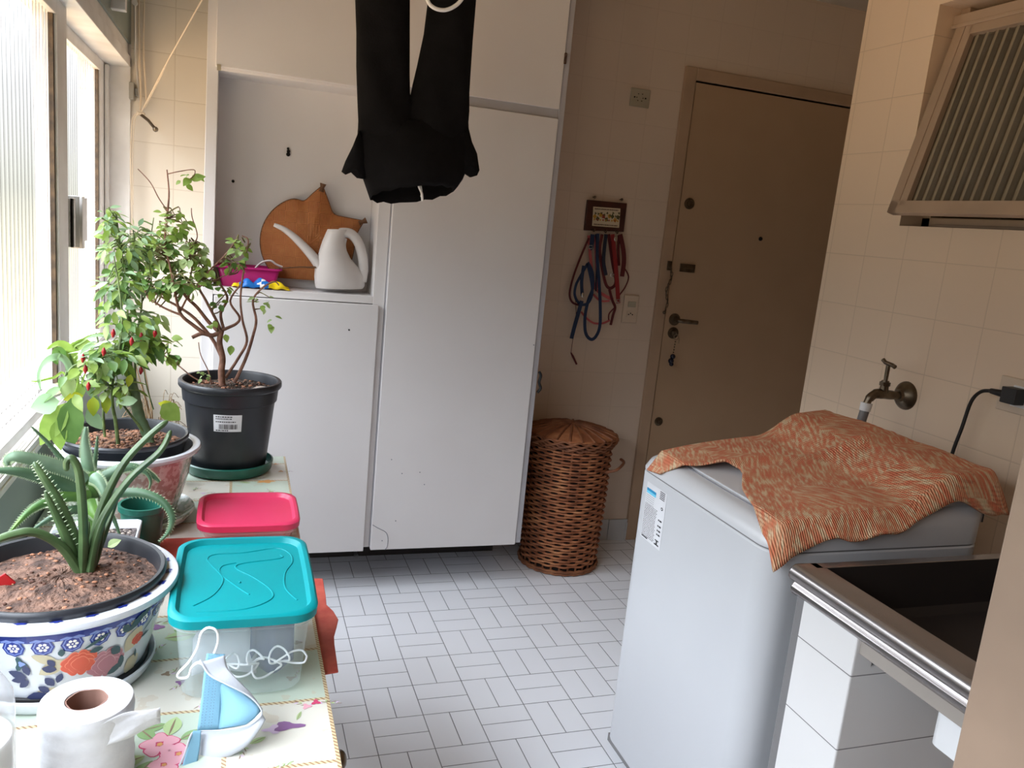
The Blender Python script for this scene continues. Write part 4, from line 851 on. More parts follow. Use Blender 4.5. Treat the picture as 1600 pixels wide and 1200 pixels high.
b.build('finger_leaves','finger',fp,smooth=True); K.build('leaf_teeth','tooth',fp)
b=MB(); leaf(b,(-0.551,-0.74,0.844),(.5,.1,.3),.02,.016,(0,-.5,1),.1,0); b.build('seedling','leaf_soft',fp)
o=MB().box(-.010,.010,-.0015,.0015,0,.022).build('plant_tag','red_tag',None,bevel=.001); o.location=(-0.671,-0.84,0.835); o.rotation_euler=(.35,.9,.3); tag(o,'red plastic tag stuck in the soil of the painted pot at the left','tag')

# --- mottled ceramic pot with the chili plant ---
rc=(-.577,-.25)
o=MB().lathe([(0,0),(.105,0),(.118,.010),(.126,.022),(.124,.025),(.115,.018),(.10,.010),(0,.008)],(rc[0],rc[1],T+.001),64).build('plant_saucer','mottle_green',None,smooth=True); tag(o,'grey green glazed saucer under the mottled pink pot','saucer')
cp=thing('potted_chili','chili plant with red peppers in a mottled pink and green ceramic pot','plant',(rc[0],rc[1],T+.012))
b=MB(); prof=[(0,.012),(.084,.012),(.090,.02),(.102,.06),(.113,.10),(.119,.135),(.122,.146)]
b.lathe(prof,(rc[0],rc[1],T),72)
n=72; b.m=[ (1 if math.radians(255)<((2*PI*(i%n)/n)%(2*PI))<math.radians(330) and i//n>=2 else 0) for i in range(len(b.m))]
b.build('ceramic_pot',['mottle_green','mottle_pink'],cp,smooth=True)
MB().lathe([(.118,.143),(.125,.147),(.134,.152),(.136,.157),(.134,.162),(.128,.163),(.120,.160),(.116,.150),(.112,.12)],(rc[0],rc[1],T),72).build('pot_rim','white_glaze',cp,smooth=True)
MB().lathe([(.104,.10),(.110,.15),(.116,.172),(.119,.174),(.120,.180),(.1175,.1835),(.113,.182),(.108,.17),(.106,.14)],(rc[0]-.008,rc[1]+.006,T),64).build('inner_pot','black_plastic',cp,smooth=True)
soil('soil',(rc[0]-.008,rc[1]+.006),.108,T+.160,'soil_chip',cp,n=64,seed=13,chips=380,hump=.006,cs=.0032)
b=MB(); B={}
B['a']=br([(-0.593,-0.27,0.828),(-0.596,-0.27,0.871),(-0.601,-0.27,0.917),(-0.606,-0.27,0.95),(-0.606,-0.26,0.999),(-0.597,-0.25,1.056),(-0.593,-0.24,1.112),(-0.601,-0.22,1.173),(-0.613,-0.2,1.233)],.0042,.0014)
B['b']=br([(-0.624,-0.22,0.843),(-0.629,-0.22,0.911),(-0.626,-0.22,0.977),(-0.633,-0.22,1.036),(-0.642,-0.22,1.081)],.0030,.0014)
B['c']=br([(-0.538,-0.24,0.849),(-0.555,-0.24,0.897),(-0.568,-0.22,0.952),(-0.573,-0.2,1.015),(-0.572,-0.18,1.078),(-0.565,-0.16,1.142),(-0.575,-0.14,1.219),(-0.587,-0.12,1.283)],.0032,.0012)
B['d']=br([(-0.568,-0.22,0.952),(-0.582,-0.2,1.028),(-0.589,-0.18,1.104),(-0.597,-0.16,1.193),(-0.611,-0.14,1.269),(-0.616,-0.14,1.313)],.0026,.0012)
B['e']=br([(-0.603,-0.27,0.976),(-0.634,-0.28,1.009),(-0.667,-0.28,1.027),(-0.687,-0.29,1.003)],.0024,.0014)
B['f']=br([(-0.572,-0.2,1.028),(-0.545,-0.2,1.049),(-0.524,-0.2,1.07)],.002,.001)
B['g']=br([(-0.565,-0.16,1.142),(-0.552,-0.12,1.179),(-0.559,-0.1,1.231),(-0.55,-0.1,1.312)],.002,.001)
B['h']=br([(-0.546,-0.25,0.879),(-0.573,-0.26,0.922),(-0.591,-0.26,0.954),(-0.584,-0.26,0.987)],.0026,.0016)
B['i']=br([(-0.536,-0.22,0.926),(-0.552,-0.2,0.975),(-0.56,-0.2,1.029)],.0016,.001)
b.build('stems','stem_green',cp,smooth=True)
MB().tube(spline([(-0.532,-0.245,0.829),(-0.537,-0.245,0.851),(-0.547,-0.245,0.885),(-0.561,-0.245,0.921),(-0.57,-0.245,0.964),(-0.578,-0.245,1.004)],4),[.0085,.009,.0085,.009,.0105,.0095,.0105,.0095,.011,.010,.011,.0095,.011,.0105,.0115,.0105,.0115,.010,.010,.008,.005],10).build('cactus_stem','cactus_bark',cp,smooth=True)
Lf=Leaves(5)
for (px,rd,n_,L_,ms,an) in (
 ((-0.604,-0.25,1.055),(.050,.05,.030),60,(.026,.042),(0,1,4),B['a']),
 ((-0.557,-0.2,1.062),(.040,.04,.030),44,(.024,.040),(0,0,1),B['f']+B['d']),
 ((-0.636,-0.26,1.037),(.040,.04,.030),44,(.024,.040),(0,2,4),B['b']+B['e']),
 ((-0.593,-0.2,1.106),(.048,.05,.034),54,(.024,.040),(1,4,0),B['d']),
 ((-0.541,-0.18,1.106),(.024,.03,.020),16,(.026,.04),(0,2),B['c']),
 ((-0.667,-0.28,0.989),(.034,.03,.034),22,(.028,.048),(0,1,4),B['e']),
 ((-0.597,-0.26,0.987),(.040,.04,.026),30,(.024,.036),(0,2,0),B['a']),
 ((-0.608,-0.17,1.167),(.040,.05,.044),66,(.022,.038),(4,1,0),B['a']+B['d']),
 ((-0.606,-0.14,1.243),(.042,.05,.040),84,(.016,.032),(0,2,4),B['d']),
 ((-0.63,-0.14,1.299),(.024,.04,.028),44,(.014,.026),(0,4),B['d']),
 ((-0.578,-0.12,1.257),(.036,.04,.040),64,(.016,.03),(0,2,4),B['g']),
 ((-0.587,-0.15,1.199),(.036,.04,.026),34,(.018,.03),(0,1),B['c']),
 ((-0.522,-0.18,1.033),(.016,.02,.024),8,(.022,.036),(0,1),B['f'])):
    Lf.cluster(px,rd,n_,L_,ms,an,wr=.42,down=.3,tw=.4)
for (p,d,L_,w_,m_) in (((-0.671,-0.31,0.968),(.0,-.15,-1),.098,.046,1),((-0.68,-0.31,0.958),(-.5,-.1,-.9),.095,.042,0),((-0.692,-0.31,0.962),(-.9,-.1,-.25),.050,.040,4),((-0.647,-0.3,0.943),(.5,.1,-.8),.05,.026,4),((-0.635,-0.3,0.969),(0,-.2,-1),.038,.022,3),((-0.653,-0.3,0.971),(-.9,-.2,-.2),.034,.020,3),((-0.614,-0.29,0.97),(0,-.2,-1),.036,.018,3),((-0.584,-0.27,0.989),(-.1,-.2,-1),.03,.014,3),((-0.573,-0.27,1.009),(-.2,-.2,-1),.026,.014,3),((-0.52,-0.22,0.937),(.8,-.2,-.7),.048,.040,0),((-0.674,-0.3,1.012),(-.2,-.1,-1),.05,.03,2),((-0.695,-0.31,0.926),(.1,-.2,-1),.06,.03,0),((-0.558,-0.3,0.964),(-.9,0,-.1),.04,.02,4),((-0.549,-0.2,1.082),(.2,-.2,-1),.05,.022,0),((-0.576,-0.24,1.035),(-.6,-.4,-.7),.045,.022,1)):
    leaf(Lf.b,p,d,L_,w_,(0,-1,.25),.12,m_)
Lf.b.build('foliage',['leaf_green','leaf_dark','leaf_soft','leaf_yellow','leaf_pale'],cp,smooth=True); Lf.t.build('twigs','stem_green',cp)
for q in ((-0.602,-0.29,1.091),(-0.533,-0.24,1.087),(-0.651,-0.31,1.044),(-0.557,-0.25,1.012),(-0.642,-0.31,0.99),(-0.571,-0.28,1.075),(-0.617,-0.3,1.056),(-0.647,-0.31,1.023),(-0.556,-0.26,1.082)):
    MB().tube([(q[0],q[1],q[2]+.010),(q[0],q[1],q[2]+.005),q,(q[0]-.001,q[1],q[2]-.007)],[.0012,.0036,.0044,.0012],8).build('chili_pepper','chili_red',cp,smooth=True)
# --- dry plant and long-leaved plant in small pots near the window corner ---
sp_=thing('potted_sedge','plant with long arching narrow leaves in a dark pot at the window side','plant',(-.69,-.08,T))
MB().lathe([(0,0),(.036,0),(.046,.11),(.050,.112),(.050,.120),(.046,.120),(.042,.10),(0,.10)],(-.69,-.075,T+.001),32).build('pot','black_plastic',sp_,smooth=True)
b=MB()
def blade(P,w,m=0,k=5):
    Q=spline(P,k); N=len(Q); vs=[]
    for i,p in enumerate(Q):
        t=(Q[min(i+1,N-1)]-Q[max(i-1,0)]).normalized(); s_=t.cross(V((0,-1,.2))).normalized(); h=w/2*(sin(PI*(.12+.88*i/(N-1)))**.7+.04); vs+=[p-s_*h,p+V((0,.0025,0)),p+s_*h]
    b.add(vs,[(i*3+j,i*3+j+1,i*3+4+j,i*3+3+j) for i in range(N-1) for j in (0,1)],m)
z0=(-.69,-.075,T+.11)
blade([z0,(-0.706,-0.1,0.963),(-0.719,-0.12,1.008),(-0.742,-0.14,1.008),(-0.757,-0.15,0.978),(-0.755,-0.15,0.945)],.014,1)
blade([z0,(-0.706,-0.1,1.004),(-0.687,-0.1,1.042),(-0.654,-0.1,1.059),(-0.62,-0.1,1.058)],.007,0)
blade([z0,(-0.706,-0.1,0.991),(-0.707,-0.12,1.028),(-0.724,-0.13,1.041),(-0.745,-0.14,1.029)],.016,0)
blade([z0,(-0.704,-0.1,1.004),(-0.694,-0.1,1.032),(-0.678,-0.1,1.039),(-0.664,-0.1,1.024)],.020,0)
blade([z0,(-0.711,-0.1,0.99),(-0.726,-0.12,1.023),(-0.732,-0.13,1.009),(-0.727,-0.13,0.996)],.018,2)
blade([z0,(-0.716,-0.1,0.963),(-0.733,-0.14,0.97),(-0.759,-0.15,0.964),(-0.775,-0.15,0.964)],.005,0)
blade([z0,(-0.699,-0.1,0.963),(-0.66,-0.1,1.006),(-0.648,-0.1,1.028)],.008,0)
b.build('foliage',['leaf_green','leaf_pale','leaf_dark'],sp_,smooth=True)
dp=thing('potted_dry_grass','small brown pot of thin dry stems between the chili pot and the black nursery pot','plant',(-.545,-.03,T))
MB().lathe([(0,0),(.034,0),(.046,.085),(.049,.087),(.049,.094),(.044,.094),(.040,.08),(0,.08)],(-.545,-.035,T+.001),32).build('pot','bark',dp,smooth=True)
b=MB(); r_=random.Random(2); Lg=MB()
for i in range(70):
    a=r_.uniform(0,6.28); R_=r_.uniform(.01,.06); x,y=-.545+.02*cos(a),-.035+.02*sin(a); h_=r_.uniform(.05,.13)
    b.tube(spline([(x,y,T+.08),(x+R_*.5*cos(a),y+R_*.5*sin(a),T+.08+h_),(x+R_*cos(a),y+R_*sin(a),T+.08+h_*r_.uniform(.5,1.1))],4),.0007,4)
for q in ((-0.596,-0.02,0.994),(-0.588,-0.02,1.053),(-0.578,-0.02,0.935)): b.tube(spline([(-.545,-.035,T+.08),((-.545+q[0])/2+.004,-.03,(T+.08+q[2])/2),q],4),.0016,5)
b.build('dry_stems','twig_dry',dp)
leaf(Lg,(-0.537,-0.1,0.911),(.9,-.2,-.2),.05,.036,(0,-.3,1),.5,0); Lg.build('leaf','leaf_yellow',dp)
# --- aloe in the square printed planter, teal pot behind it ---
ac=(-.600,-.520)
tp=thing('teal_flowerpot','small empty teal plastic pot between the aloe planter and the mottled pot','pot',(-.555,-.43,T))
MB().lathe([(0,0),(.030,0),(.038,.084),(.042,.086),(.042,.096),(.037,.096),(.033,.08),(.029,.01),(0,.008)],(-.535,-.425,T+.001),36).build('pot_wall','green_plastic',tp,smooth=True)
al=thing('potted_aloe','aloe with toothed leaves in a square printed planter behind the painted pot','plant',(ac[0],ac[1],T))
b=MB().rbox(-.668,-.532,-.580,-.468,T+.001,T+.082,.010,.010,top=False)
b.build('planter','white_glaze',al,smooth=True,solid=.004)
b=MB()
for (x,z,c_) in ((-.655,.05,6),(-.64,.04,0),(-.60,.05,0),(-.585,.045,0),(-.56,.03,1),(-.625,.03,1),(-.545,.055,1)): 
    b.add([(x+.011*cos(q*PI/5)*(1.2 if q%2 else .8),-.5795-.0035+.010*(.081-z)/.081,T+z+.014*sin(q*PI/5)*(1.2 if q%2 else .8)) for q in range(10)],[tuple(range(10))],0 if c_!=1 else 1)
b.build('flower_print',['pr_orange','pr_leafm'],al)
b=MB().box(-.661,-.539,-.573,-.475,T+.062,T+.068,0); r_=random.Random(8)
for i in range(420): s=r_.uniform(.0018,.0042); b.ball((r_.uniform(-.656,-.544),r_.uniform(-.568,-.48),T+.069),s,5,mi=r_.choice((0,0,1)),sc=(1,1,.8))
b.build('gravel',['gravel','stone'],al); 
G_=MB(); K=MB(); 
def aleaf(P,w,m=0,k=6,nrm=(0,-1,.35),tooth=.0035):
    Q=spline(P,k); N=len(Q); vs=[]; n_=V(nrm).normalized()
    for i,p in enumerate(Q):
        t=(Q[min(i+1,N-1)]-Q[max(i-1,0)]).normalized(); s_=t.cross(n_).normalized(); u_=s_.cross(t); f=i/(N-1); h=w/2*(1-f)**.55*(1 if f>.08 else .9); th=h*.36+.0012
        vs+=[p-s_*h,p-s_*h*.5-u_*th*.1,p-u_*th*.0,p+s_*h*.5-u_*th*.1,p+s_*h,p+s_*h*.5+u_*th,p+u_*th*1.3,p-s_*h*.5+u_*th]
    G_.add(vs,[(i*8+j,i*8+(j+1)%8,i*8+8+(j+1)%8,i*8+8+j) for i in range(N-1) for j in range(8)]+[tuple(range(8))[::-1]],m)
    for i in range(1,N-1):
        for hf in ((0,.5) if w>.02 else (0,)):
            p=Q[i].lerp(Q[i+1],hf); t=(Q[min(i+1,N-1)]-Q[i-1]).normalized(); s_=t.cross(n_).normalized(); f=(i+hf)/(N-1); h=w/2*(1-f)**.55
            for q in (-1,1): K.tube([p+s_*q*h*.92-t*.0008,p+s_*q*(h+tooth*(1-f*.4))+t*.0015],[.0010,.0002],4)
ay=-.56
aleaf([(-0.609,-0.53,0.89),(-0.612,-0.53,0.918),(-0.614,-0.53,0.946),(-0.612,-0.53,0.972)],.021,2)
aleaf([(-0.603,-0.52,0.889),(-0.599,-0.52,0.92),(-0.596,-0.52,0.954)],.010,0,tooth=.001)
aleaf([(-0.612,-0.55,0.883),(-0.631,-0.56,0.902),(-0.664,-0.58,0.925),(-0.697,-0.6,0.941),(-0.711,-0.6,0.936),(-0.71,-0.6,0.926)],.028,2)
aleaf([(-0.612,-0.56,0.86),(-0.637,-0.58,0.887),(-0.669,-0.6,0.909),(-0.699,-0.62,0.924),(-0.727,-0.63,0.928)],.027,0)
aleaf([(-0.603,-0.56,0.86),(-0.628,-0.58,0.868),(-0.656,-0.6,0.867),(-0.679,-0.62,0.857),(-0.701,-0.64,0.831)],.022,1)
aleaf([(-0.607,-0.56,0.838),(-0.628,-0.58,0.843),(-0.647,-0.6,0.842),(-0.677,-0.62,0.825)],.018,0)
aleaf([(-0.598,-0.54,0.859),(-0.567,-0.54,0.858),(-0.526,-0.55,0.861),(-0.493,-0.56,0.85),(-0.475,-0.57,0.826),(-0.479,-0.57,0.798),(-0.495,-0.57,0.778)],.019,0)
aleaf([(-0.599,-0.52,0.869),(-0.577,-0.52,0.886),(-0.549,-0.52,0.898),(-0.521,-0.52,0.89),(-0.498,-0.52,0.87)],.022,0)
aleaf([(-0.543,-0.53,0.901),(-0.52,-0.53,0.891),(-0.512,-0.53,0.875),(-0.515,-0.53,0.86)],.008,0,tooth=.001)
aleaf([(-0.598,-0.56,0.894),(-0.587,-0.57,0.889),(-0.578,-0.58,0.875),(-0.575,-0.58,0.856)],.022,2)
aleaf([(-0.603,-0.57,0.853),(-0.592,-0.59,0.843),(-0.582,-0.6,0.83)],.026,1)
aleaf([(-0.574,-0.56,0.837),(-0.563,-0.57,0.818),(-0.552,-0.58,0.79)],.009,0,tooth=.001)
aleaf([(-0.633,-0.5,0.878),(-0.651,-0.5,0.901),(-0.674,-0.5,0.934),(-0.7,-0.5,0.964)],.012,0,tooth=.001)
G_.build('leaves',['aloe','aloe_lime','aloe_pale'],al,smooth=True); K.build('leaf_teeth','tooth',al)
MB().tube([(-.597,-.525,T+.06),(-0.604,-0.54,0.842),(-0.605,-0.54,0.87),(-0.605,-0.54,0.895)],[.011,.015,.014,.009],12).build('stem','aloe_lime',al,smooth=True)

# ---------------- food containers ----------------
def sq(x0,x1,y0,y1,z,r,k=0,bow=.0,seg=6):
    o=[]; cx=(x0+x1)/2; cy=(y0+y1)/2; hx=(x1-x0)/2-k; hy=(y1-y0)/2-k
    for q,(sx,sy) in enumerate(((1,1),(-1,1),(-1,-1),(1,-1))):
        for i in range(seg+1):
            a=q*PI/2+i/seg*PI/2; X=sx*(hx-r)+r*cos(a); Y=sy*(hy-r)+r*sin(a)
            o.append((cx+X*(1+bow*(1-(Y/hy)**2)),cy+Y*(1+bow*(1-(X/hx)**2)),z))
        nx,ny=((-1,1),(-1,-1),(1,-1),(1,1))[q]
        a=(q+1)*PI/2
        for j in (1,2,3):
            e0=o[-1] if j==1 else e0; 
            if j==1: 
                X0_=sx*(hx-r)+r*cos(a); Y0_=sy*(hy-r)+r*sin(a); X1_=nx*(hx-r)+r*cos(a); Y1_=ny*(hy-r)+r*sin(a)
            X=X0_+(X1_-X0_)*j/4; Y=Y0_+(Y1_-Y0_)*j/4; o.append((cx+X*(1+bow*(1-(Y/hy)**2)),cy+Y*(1+bow*(1-(X/hx)**2)),z))
    return o
def loft(mb,rings,cap0=True,cap1=True,mi=0):
    n=len(rings[0]); mb.add(sum(rings,[]),[(i*n+j,i*n+(j+1)%n,(i+1)*n+(j+1)%n,(i+1)*n+j) for i in range(len(rings)-1) for j in range(n)]+([tuple(range(n))[::-1]] if cap0 else [])+([tuple((len(rings)-1)*n+j for j in range(n))] if cap1 else []),mi); return mb
def container(nm,label,x0,x1,y0,y1,h,z0,bm,lm_,tp_):
    c=thing(nm,label,'container',((x0+x1)/2,(y0+y1)/2,z0)); zt=z0+h
    b=loft(MB(),[sq(x0,x1,y0,y1,z0,.02,tp_+.006,.02),sq(x0,x1,y0,y1,z0+.006,.024,tp_,.02),sq(x0,x1,y0,y1,zt-.022,.028,.010,.02),sq(x0,x1,y0,y1,zt-.020,.030,.005,.02),sq(x0,x1,y0,y1,zt-.008,.030,.005,.02)],True,False)
    b.build('tub',bm,c,smooth=True)
    b=loft(MB(),[sq(x0,x1,y0,y1,zt-.013,.032,.001,.022),sq(x0,x1,y0,y1,zt-.001,.032,0,.022),sq(x0,x1,y0,y1,zt+.002,.032,.003,.022),sq(x0,x1,y0,y1,zt+.002,.030,.009,.022),sq(x0,x1,y0,y1,zt-.005,.028,.014,.022)],False,True)
    b.build('lid',lm_,c,smooth=True); return c,zt
c,zt=container('teal_lid_container','clear plastic container with a bright teal embossed lid, holding face masks','',0,0,0,0,0,'','',0) if False else container('food_container','clear plastic container with a bright teal embossed lid, holding face masks',-.455,-.262,-.952,-.680,.126,T+.0005,'clear_plastic','teal_plastic',.018)
b=MB()
def rib(pts): b.tube(spline([(x,y,zt-.0052) for x,y in pts],6),.0015,6)
rib([(-.425,-.90),(-.40,-.87),(-.388,-.82),(-.405,-.77),(-.412,-.745),(-.40,-.73),(-.36,-.728),(-.31,-.715),(-.290,-.735),(-.287,-.77),(-.300,-.81),(-.302,-.86),(-.288,-.90)])
rib([(-.352,-.875),(-.37,-.845),(-.392,-.80),(-.39,-.775),(-.37,-.765)]); rib([(-.42,-.918),(-.36,-.918),(-.325,-.895),(-.322,-.865),(-.345,-.82),(-.370,-.785),(-.36,-.768),(-.305,-.755),(-.303,-.742)])
b.ball((-.365,-.835,zt-.0045),.002,8); b.build('embossed_ribs','teal_plastic',c,smooth=True)
t=thing('cloth_pouch','folded navy cloth seen through the side of the teal-lidded container','cloth',(-.32,-.84,T+.005))
b=MB(); b.grid(lambda u,v:(-.348+.058*u,-.900+.012*v+.005*sin(u*9),T+.030+.072*v-.016*sin(u*3)*(1-v)),10,10); b.build('fabric','navy_cloth',t,smooth=True,solid=.004)
t=thing('stored_face_masks','white face masks with looped ear straps inside the teal-lidded container','mask',(-.36,-.84,T+.005))
b=MB(); b.grid(lambda u,v:(-.425+.085*u,-.905+.03*v+.008*sin(u*4),T+.02+.085*v*sin(PI*(.15+.7*u))),12,8); b.build('mask_panel','mask_white',t,smooth=True,solid=.0015)
b=MB(); r_=random.Random(4)
for i in range(7):
    x=-.39+.016*i; ra=r_.uniform(.010,.024); rb=r_.uniform(.007,.016); th_=r_.uniform(-.9,.9); zc=T+.024+r_.uniform(0,.022); P=[(x+ra*cos(q)*cos(th_)-rb*sin(q)*sin(th_),-.912+.008*sin(q*2+i),zc+ra*cos(q)*sin(th_)*.6+rb*sin(q)*cos(th_)) for q in [k_*2*PI/9 for k_ in range(10)]]; b.tube(spline(P,4),.0015,6)
b.build('ear_loops','loop_white',t,smooth=True)
t=container('food_container','low clear container with a pink-red lid standing before the black nursery pot',-.440,-.249,-.448,-.262,.052,T+.004,'clear_pink','pink_lid',.020)

# ---------------- toilet roll, mask, bottle ----------------
rl=thing('toilet_roll','roll of white toilet paper with a loose end standing on the oilcloth','toilet paper',(-.528,-1.068,T))
b=MB(); cx,cy=-.528,-1.068
b.lathe([(.0215,.0005),(.0475,.0005),(.0490,.004)]+[(.0490+.0006*sin(i*2.1),.004+.09*i/14) for i in range(1,15)]+[(.0475,.0985),(.046,.0995),(.0225,.0995),(.0215,.098),(.0213,.0005)],(cx,cy,T),64,rf=lambda r,z,a:r*(1+(.012*sin(2*a+.6) if r<.03 else .006*sin(3*a)+.004*sin(7*a+z*60)))); b.build('paper','paper',rl,smooth=True)
MB().lathe([(.0212,.001),(.0212,.0985),(.0200,.0985),(.0200,.001)],(cx,cy,T),24,rf=lambda r,z,a:r*(1+.10*cos(6*a)*.35+.012*sin(2*a+.6))).build('core','core',rl,smooth=True)
b=MB()
def sheet(u,v):
    a=-1.05+.0*u; bx=cx+.050*cos(a); by=cy+.050*sin(a); L=.062*u
    x=bx-.004+L*.93+.002*sin(u*6); y=by+L*.42; z=T+.094-.030*v*(1-.25*u)-.0+.010*u-.012*u*u+.0015*sin(14*v+6*u)+(.002*sin(v*21) if u>.97 else 0)
    return (x,y+.003*sin(v*3+u*4),z)
b.grid(sheet,14,10); b.build('loose_sheet','paper',rl,smooth=True,solid=.0006)
bt=thing('plastic_bottle','translucent white plastic bottle at the left edge beside the toilet roll','bottle',(-.625,-1.16,T))
MB().lathe([(0,.001),(.044,.001),(.047,.006),(.047,.150),(.045,.165),(.038,.178),(.026,.186),(.018,.190)],(-.626,-1.155,T),40).build('body','clear_bottle',bt,smooth=True)
MB().lathe([(.018,.186),(.020,.190),(.020,.212),(.018,.215),(0,.216)],(-.626,-1.155,T),24).build('cap','white_plastic',bt,smooth=True)
MB().lathe([(.0435,.005),(.0435,.12),(0,.12)],(-.626,-1.155,T),40).build('label','white_plastic',bt,smooth=True)

fm=thing('face_mask','light blue surgical mask with white ear loop folded before the teal-lidded container','mask',(-.38,-1.03,T))
def mpl(a): return (-0.41,-1.06,0.741)
b=MB()
def mesh_poly(top,bot,n,mi,bulge=0,dy=(0,0)):
    # lofted strip between two edge curves
    A=spline(top,6); Bq=spline(bot,6)
    def at(L,u):
        k=u*(len(L)-1); i=min(int(k),len(L)-2); return L[i].lerp(L[i+1],k-i)
    b.grid(lambda u,v:tuple(at(A,u).lerp(at(Bq,u),v)+V((0,-bulge*sin(PI*v)*sin(PI*u),0))),n,8,mi)
mesh_poly([(-0.404,-1,0.806),(-0.407,-1.01,0.778),(-0.409,-1.02,0.749),(-0.412,-1.035,0.722)],[(-0.382,-1,0.803),(-0.383,-1.01,0.774),(-0.385,-1.02,0.746),(-0.386,-1.035,0.721)],10,0)          # stitched band
mesh_poly([(-0.39,-1.008,0.772),(-0.385,-1.02,0.746),(-0.387,-1.035,0.721)],[(-0.365,-1.02,0.764),(-0.338,-1.04,0.747),(-0.355,-1.045,0.731)],12,0,.010)                # blue body
mesh_poly([(-0.408,-1.012,0.802),(-0.4,-1.022,0.79),(-0.381,-1.032,0.782),(-0.354,-1.04,0.768),(-0.337,-1.045,0.748)],[(-0.382,-1.004,0.804),(-0.38,-1.01,0.793),(-0.372,-1.02,0.785),(-0.35,-1.035,0.766),(-0.336,-1.044,0.749)],12,1)   # turned white inside, upper
mesh_poly([(-0.412,-1.035,0.722),(-0.384,-1.04,0.724),(-0.355,-1.045,0.73),(-0.338,-1.045,0.747)],[(-0.407,-1.06,0.684),(-0.387,-1.06,0.694),(-0.354,-1.06,0.711),(-0.332,-1.05,0.738)],14,1,.006)      # lower white
mesh_poly([(-0.416,-1.045,0.73),(-0.421,-1.055,0.717),(-0.428,-1.07,0.695)],[(-0.407,-1.045,0.729),(-0.408,-1.055,0.711),(-0.412,-1.07,0.686)],8,0)
fb=b.build('mask_panel',['mask_blue','mask_white'],fm,smooth=True,solid=.0009)
b=MB(); b.tube(spline([(-0.411,-1.012,0.805),(-0.4,-1.024,0.791),(-0.381,-1.034,0.783),(-0.354,-1.042,0.769),(-0.339,-1.048,0.754),(-0.339,-1.05,0.743),(-0.355,-1.05,0.732),(-0.384,-1.046,0.727),(-0.412,-1.042,0.726),(-0.419,-1.05,0.726),(-0.425,-1.06,0.708),(-0.434,-1.07,0.693)],6),.0012,6); b.build('binding','mask_white',fm,smooth=True)
b=MB()
for off in (0,5,11,15):
    for i in range(26):
        f=i/26; px_=V((-0.401,-1.003,0.805)).lerp(V((-0.408,-1.038,0.727)),f)+V((off*.00078,0,0)); b.box(px_.x,px_.x+.0007,px_.y-.0006,px_.y+.0002,px_.z-.0012,px_.z)
b.build('stitching','stitch',fm)
b=MB().tube(spline([(-0.395,-1,0.806),(-0.391,-1,0.821),(-0.393,-1,0.836),(-0.403,-1,0.841),(-0.411,-1,0.834),(-0.415,-1,0.815),(-0.424,-1,0.797),(-0.437,-1,0.781),(-0.434,-1,0.775),(-0.425,-1,0.776),(-0.421,-1.005,0.791),(-0.414,-1.01,0.8),(-0.408,-1.012,0.799)],6),.0019,8,flat=.8); b.build('ear_loop','loop_white',fm,smooth=True)

# ---------------- trousers and drying line ----------------
dr=thing('ceiling_airer','ceiling clothes airer rod above the hanging black trousers','clothes airer',(.0,.1,2.05))
b=MB().cyl((-.55,.12,2.03),(.75,.12,2.03),.010,n=10).cyl((-.55,-.10,2.05),(.75,-.10,2.05),.010,n=10); b.box(-.56,-.54,-.12,.14,2.02,2.06).box(.74,.76,-.12,.14,2.02,2.06); b.build('rails','alu',dr,smooth=True)
for x in (-.55,.75): MB().cyl((x,0,2.06),(x,0,2.44),.002,n=6).build('support_cord','rope',dr)
tr=thing('black_trousers','black drawstring trousers hanging upside down from the ceiling airer','trousers',(0,.1,1.45))
b=MB(); ty=.09; n=28
def ringp(xl,xr,z,dy,tilt=0,yc=ty,sk=1.):
    c_=(xl+xr)/2; w_=(xr-xl)/2
    return [(c_+w_*cos(2*PI*j/n)*(1-.05*sin(2*PI*j/n)**2),yc+dy*sin(2*PI*j/n)*(1+.18*sin(3*2*PI*j/n+z*20)),z-tilt*sin(2*PI*j/n)) for j in range(n)]
def zx(px,py): return 0
L_=[]
for (a,b2) in (((-0.143,0.09,1.937),(-0.011,0.09,1.961)),((-0.135,0.09,1.854),(-0.006,0.09,1.876)),((-0.127,0.09,1.769),(0,0.09,1.789)),((-0.123,0.09,1.697),(0.005,0.09,1.716)),((-0.119,0.09,1.654),(0.009,0.09,1.671)),((-0.115,0.09,1.612),(0.02,0.09,1.631)),((-0.111,0.09,1.573),(0.047,0.09,1.593)),((-0.11,0.09,1.527),(0.063,0.09,1.548))): L_.append(ringp(a[0],b2[0],(a[2]+b2[2])/2,.034))
loft(b,L_)
L_=[]
for (a,b2) in (((0.054,0.09,1.973),(0.155,0.09,1.992)),((0.04,0.09,1.884),(0.157,0.09,1.904)),((0.035,0.09,1.795),(0.157,0.09,1.814)),((0.024,0.09,1.719),(0.158,0.09,1.739)),((0.016,0.09,1.673),(0.159,0.09,1.693)),((0.01,0.09,1.629),(0.163,0.09,1.65)),((-0.005,0.09,1.586),(0.163,0.09,1.608)),((-0.014,0.09,1.539),(0.169,0.09,1.561))): L_.append(ringp(a[0],b2[0],(a[2]+b2[2])/2,.034))
loft(b,L_)
rows=[((-0.11,0.09,1.58),(0.163,0.09,1.615),.028,0),((-0.111,0.09,1.55),(0.167,0.09,1.585),.042,0),((-0.109,0.09,1.512),(0.17,0.09,1.545),.055,.002),((-0.102,0.09,1.472),(0.171,0.09,1.503),.062,.004),((-0.091,0.09,1.445),(0.16,0.09,1.472),.064,.008),((-0.08,0.09,1.422),(0.148,0.09,1.452),.062,.012),((-0.071,0.09,1.402),(0.139,0.09,1.44),.058,.016)]
L_=[]
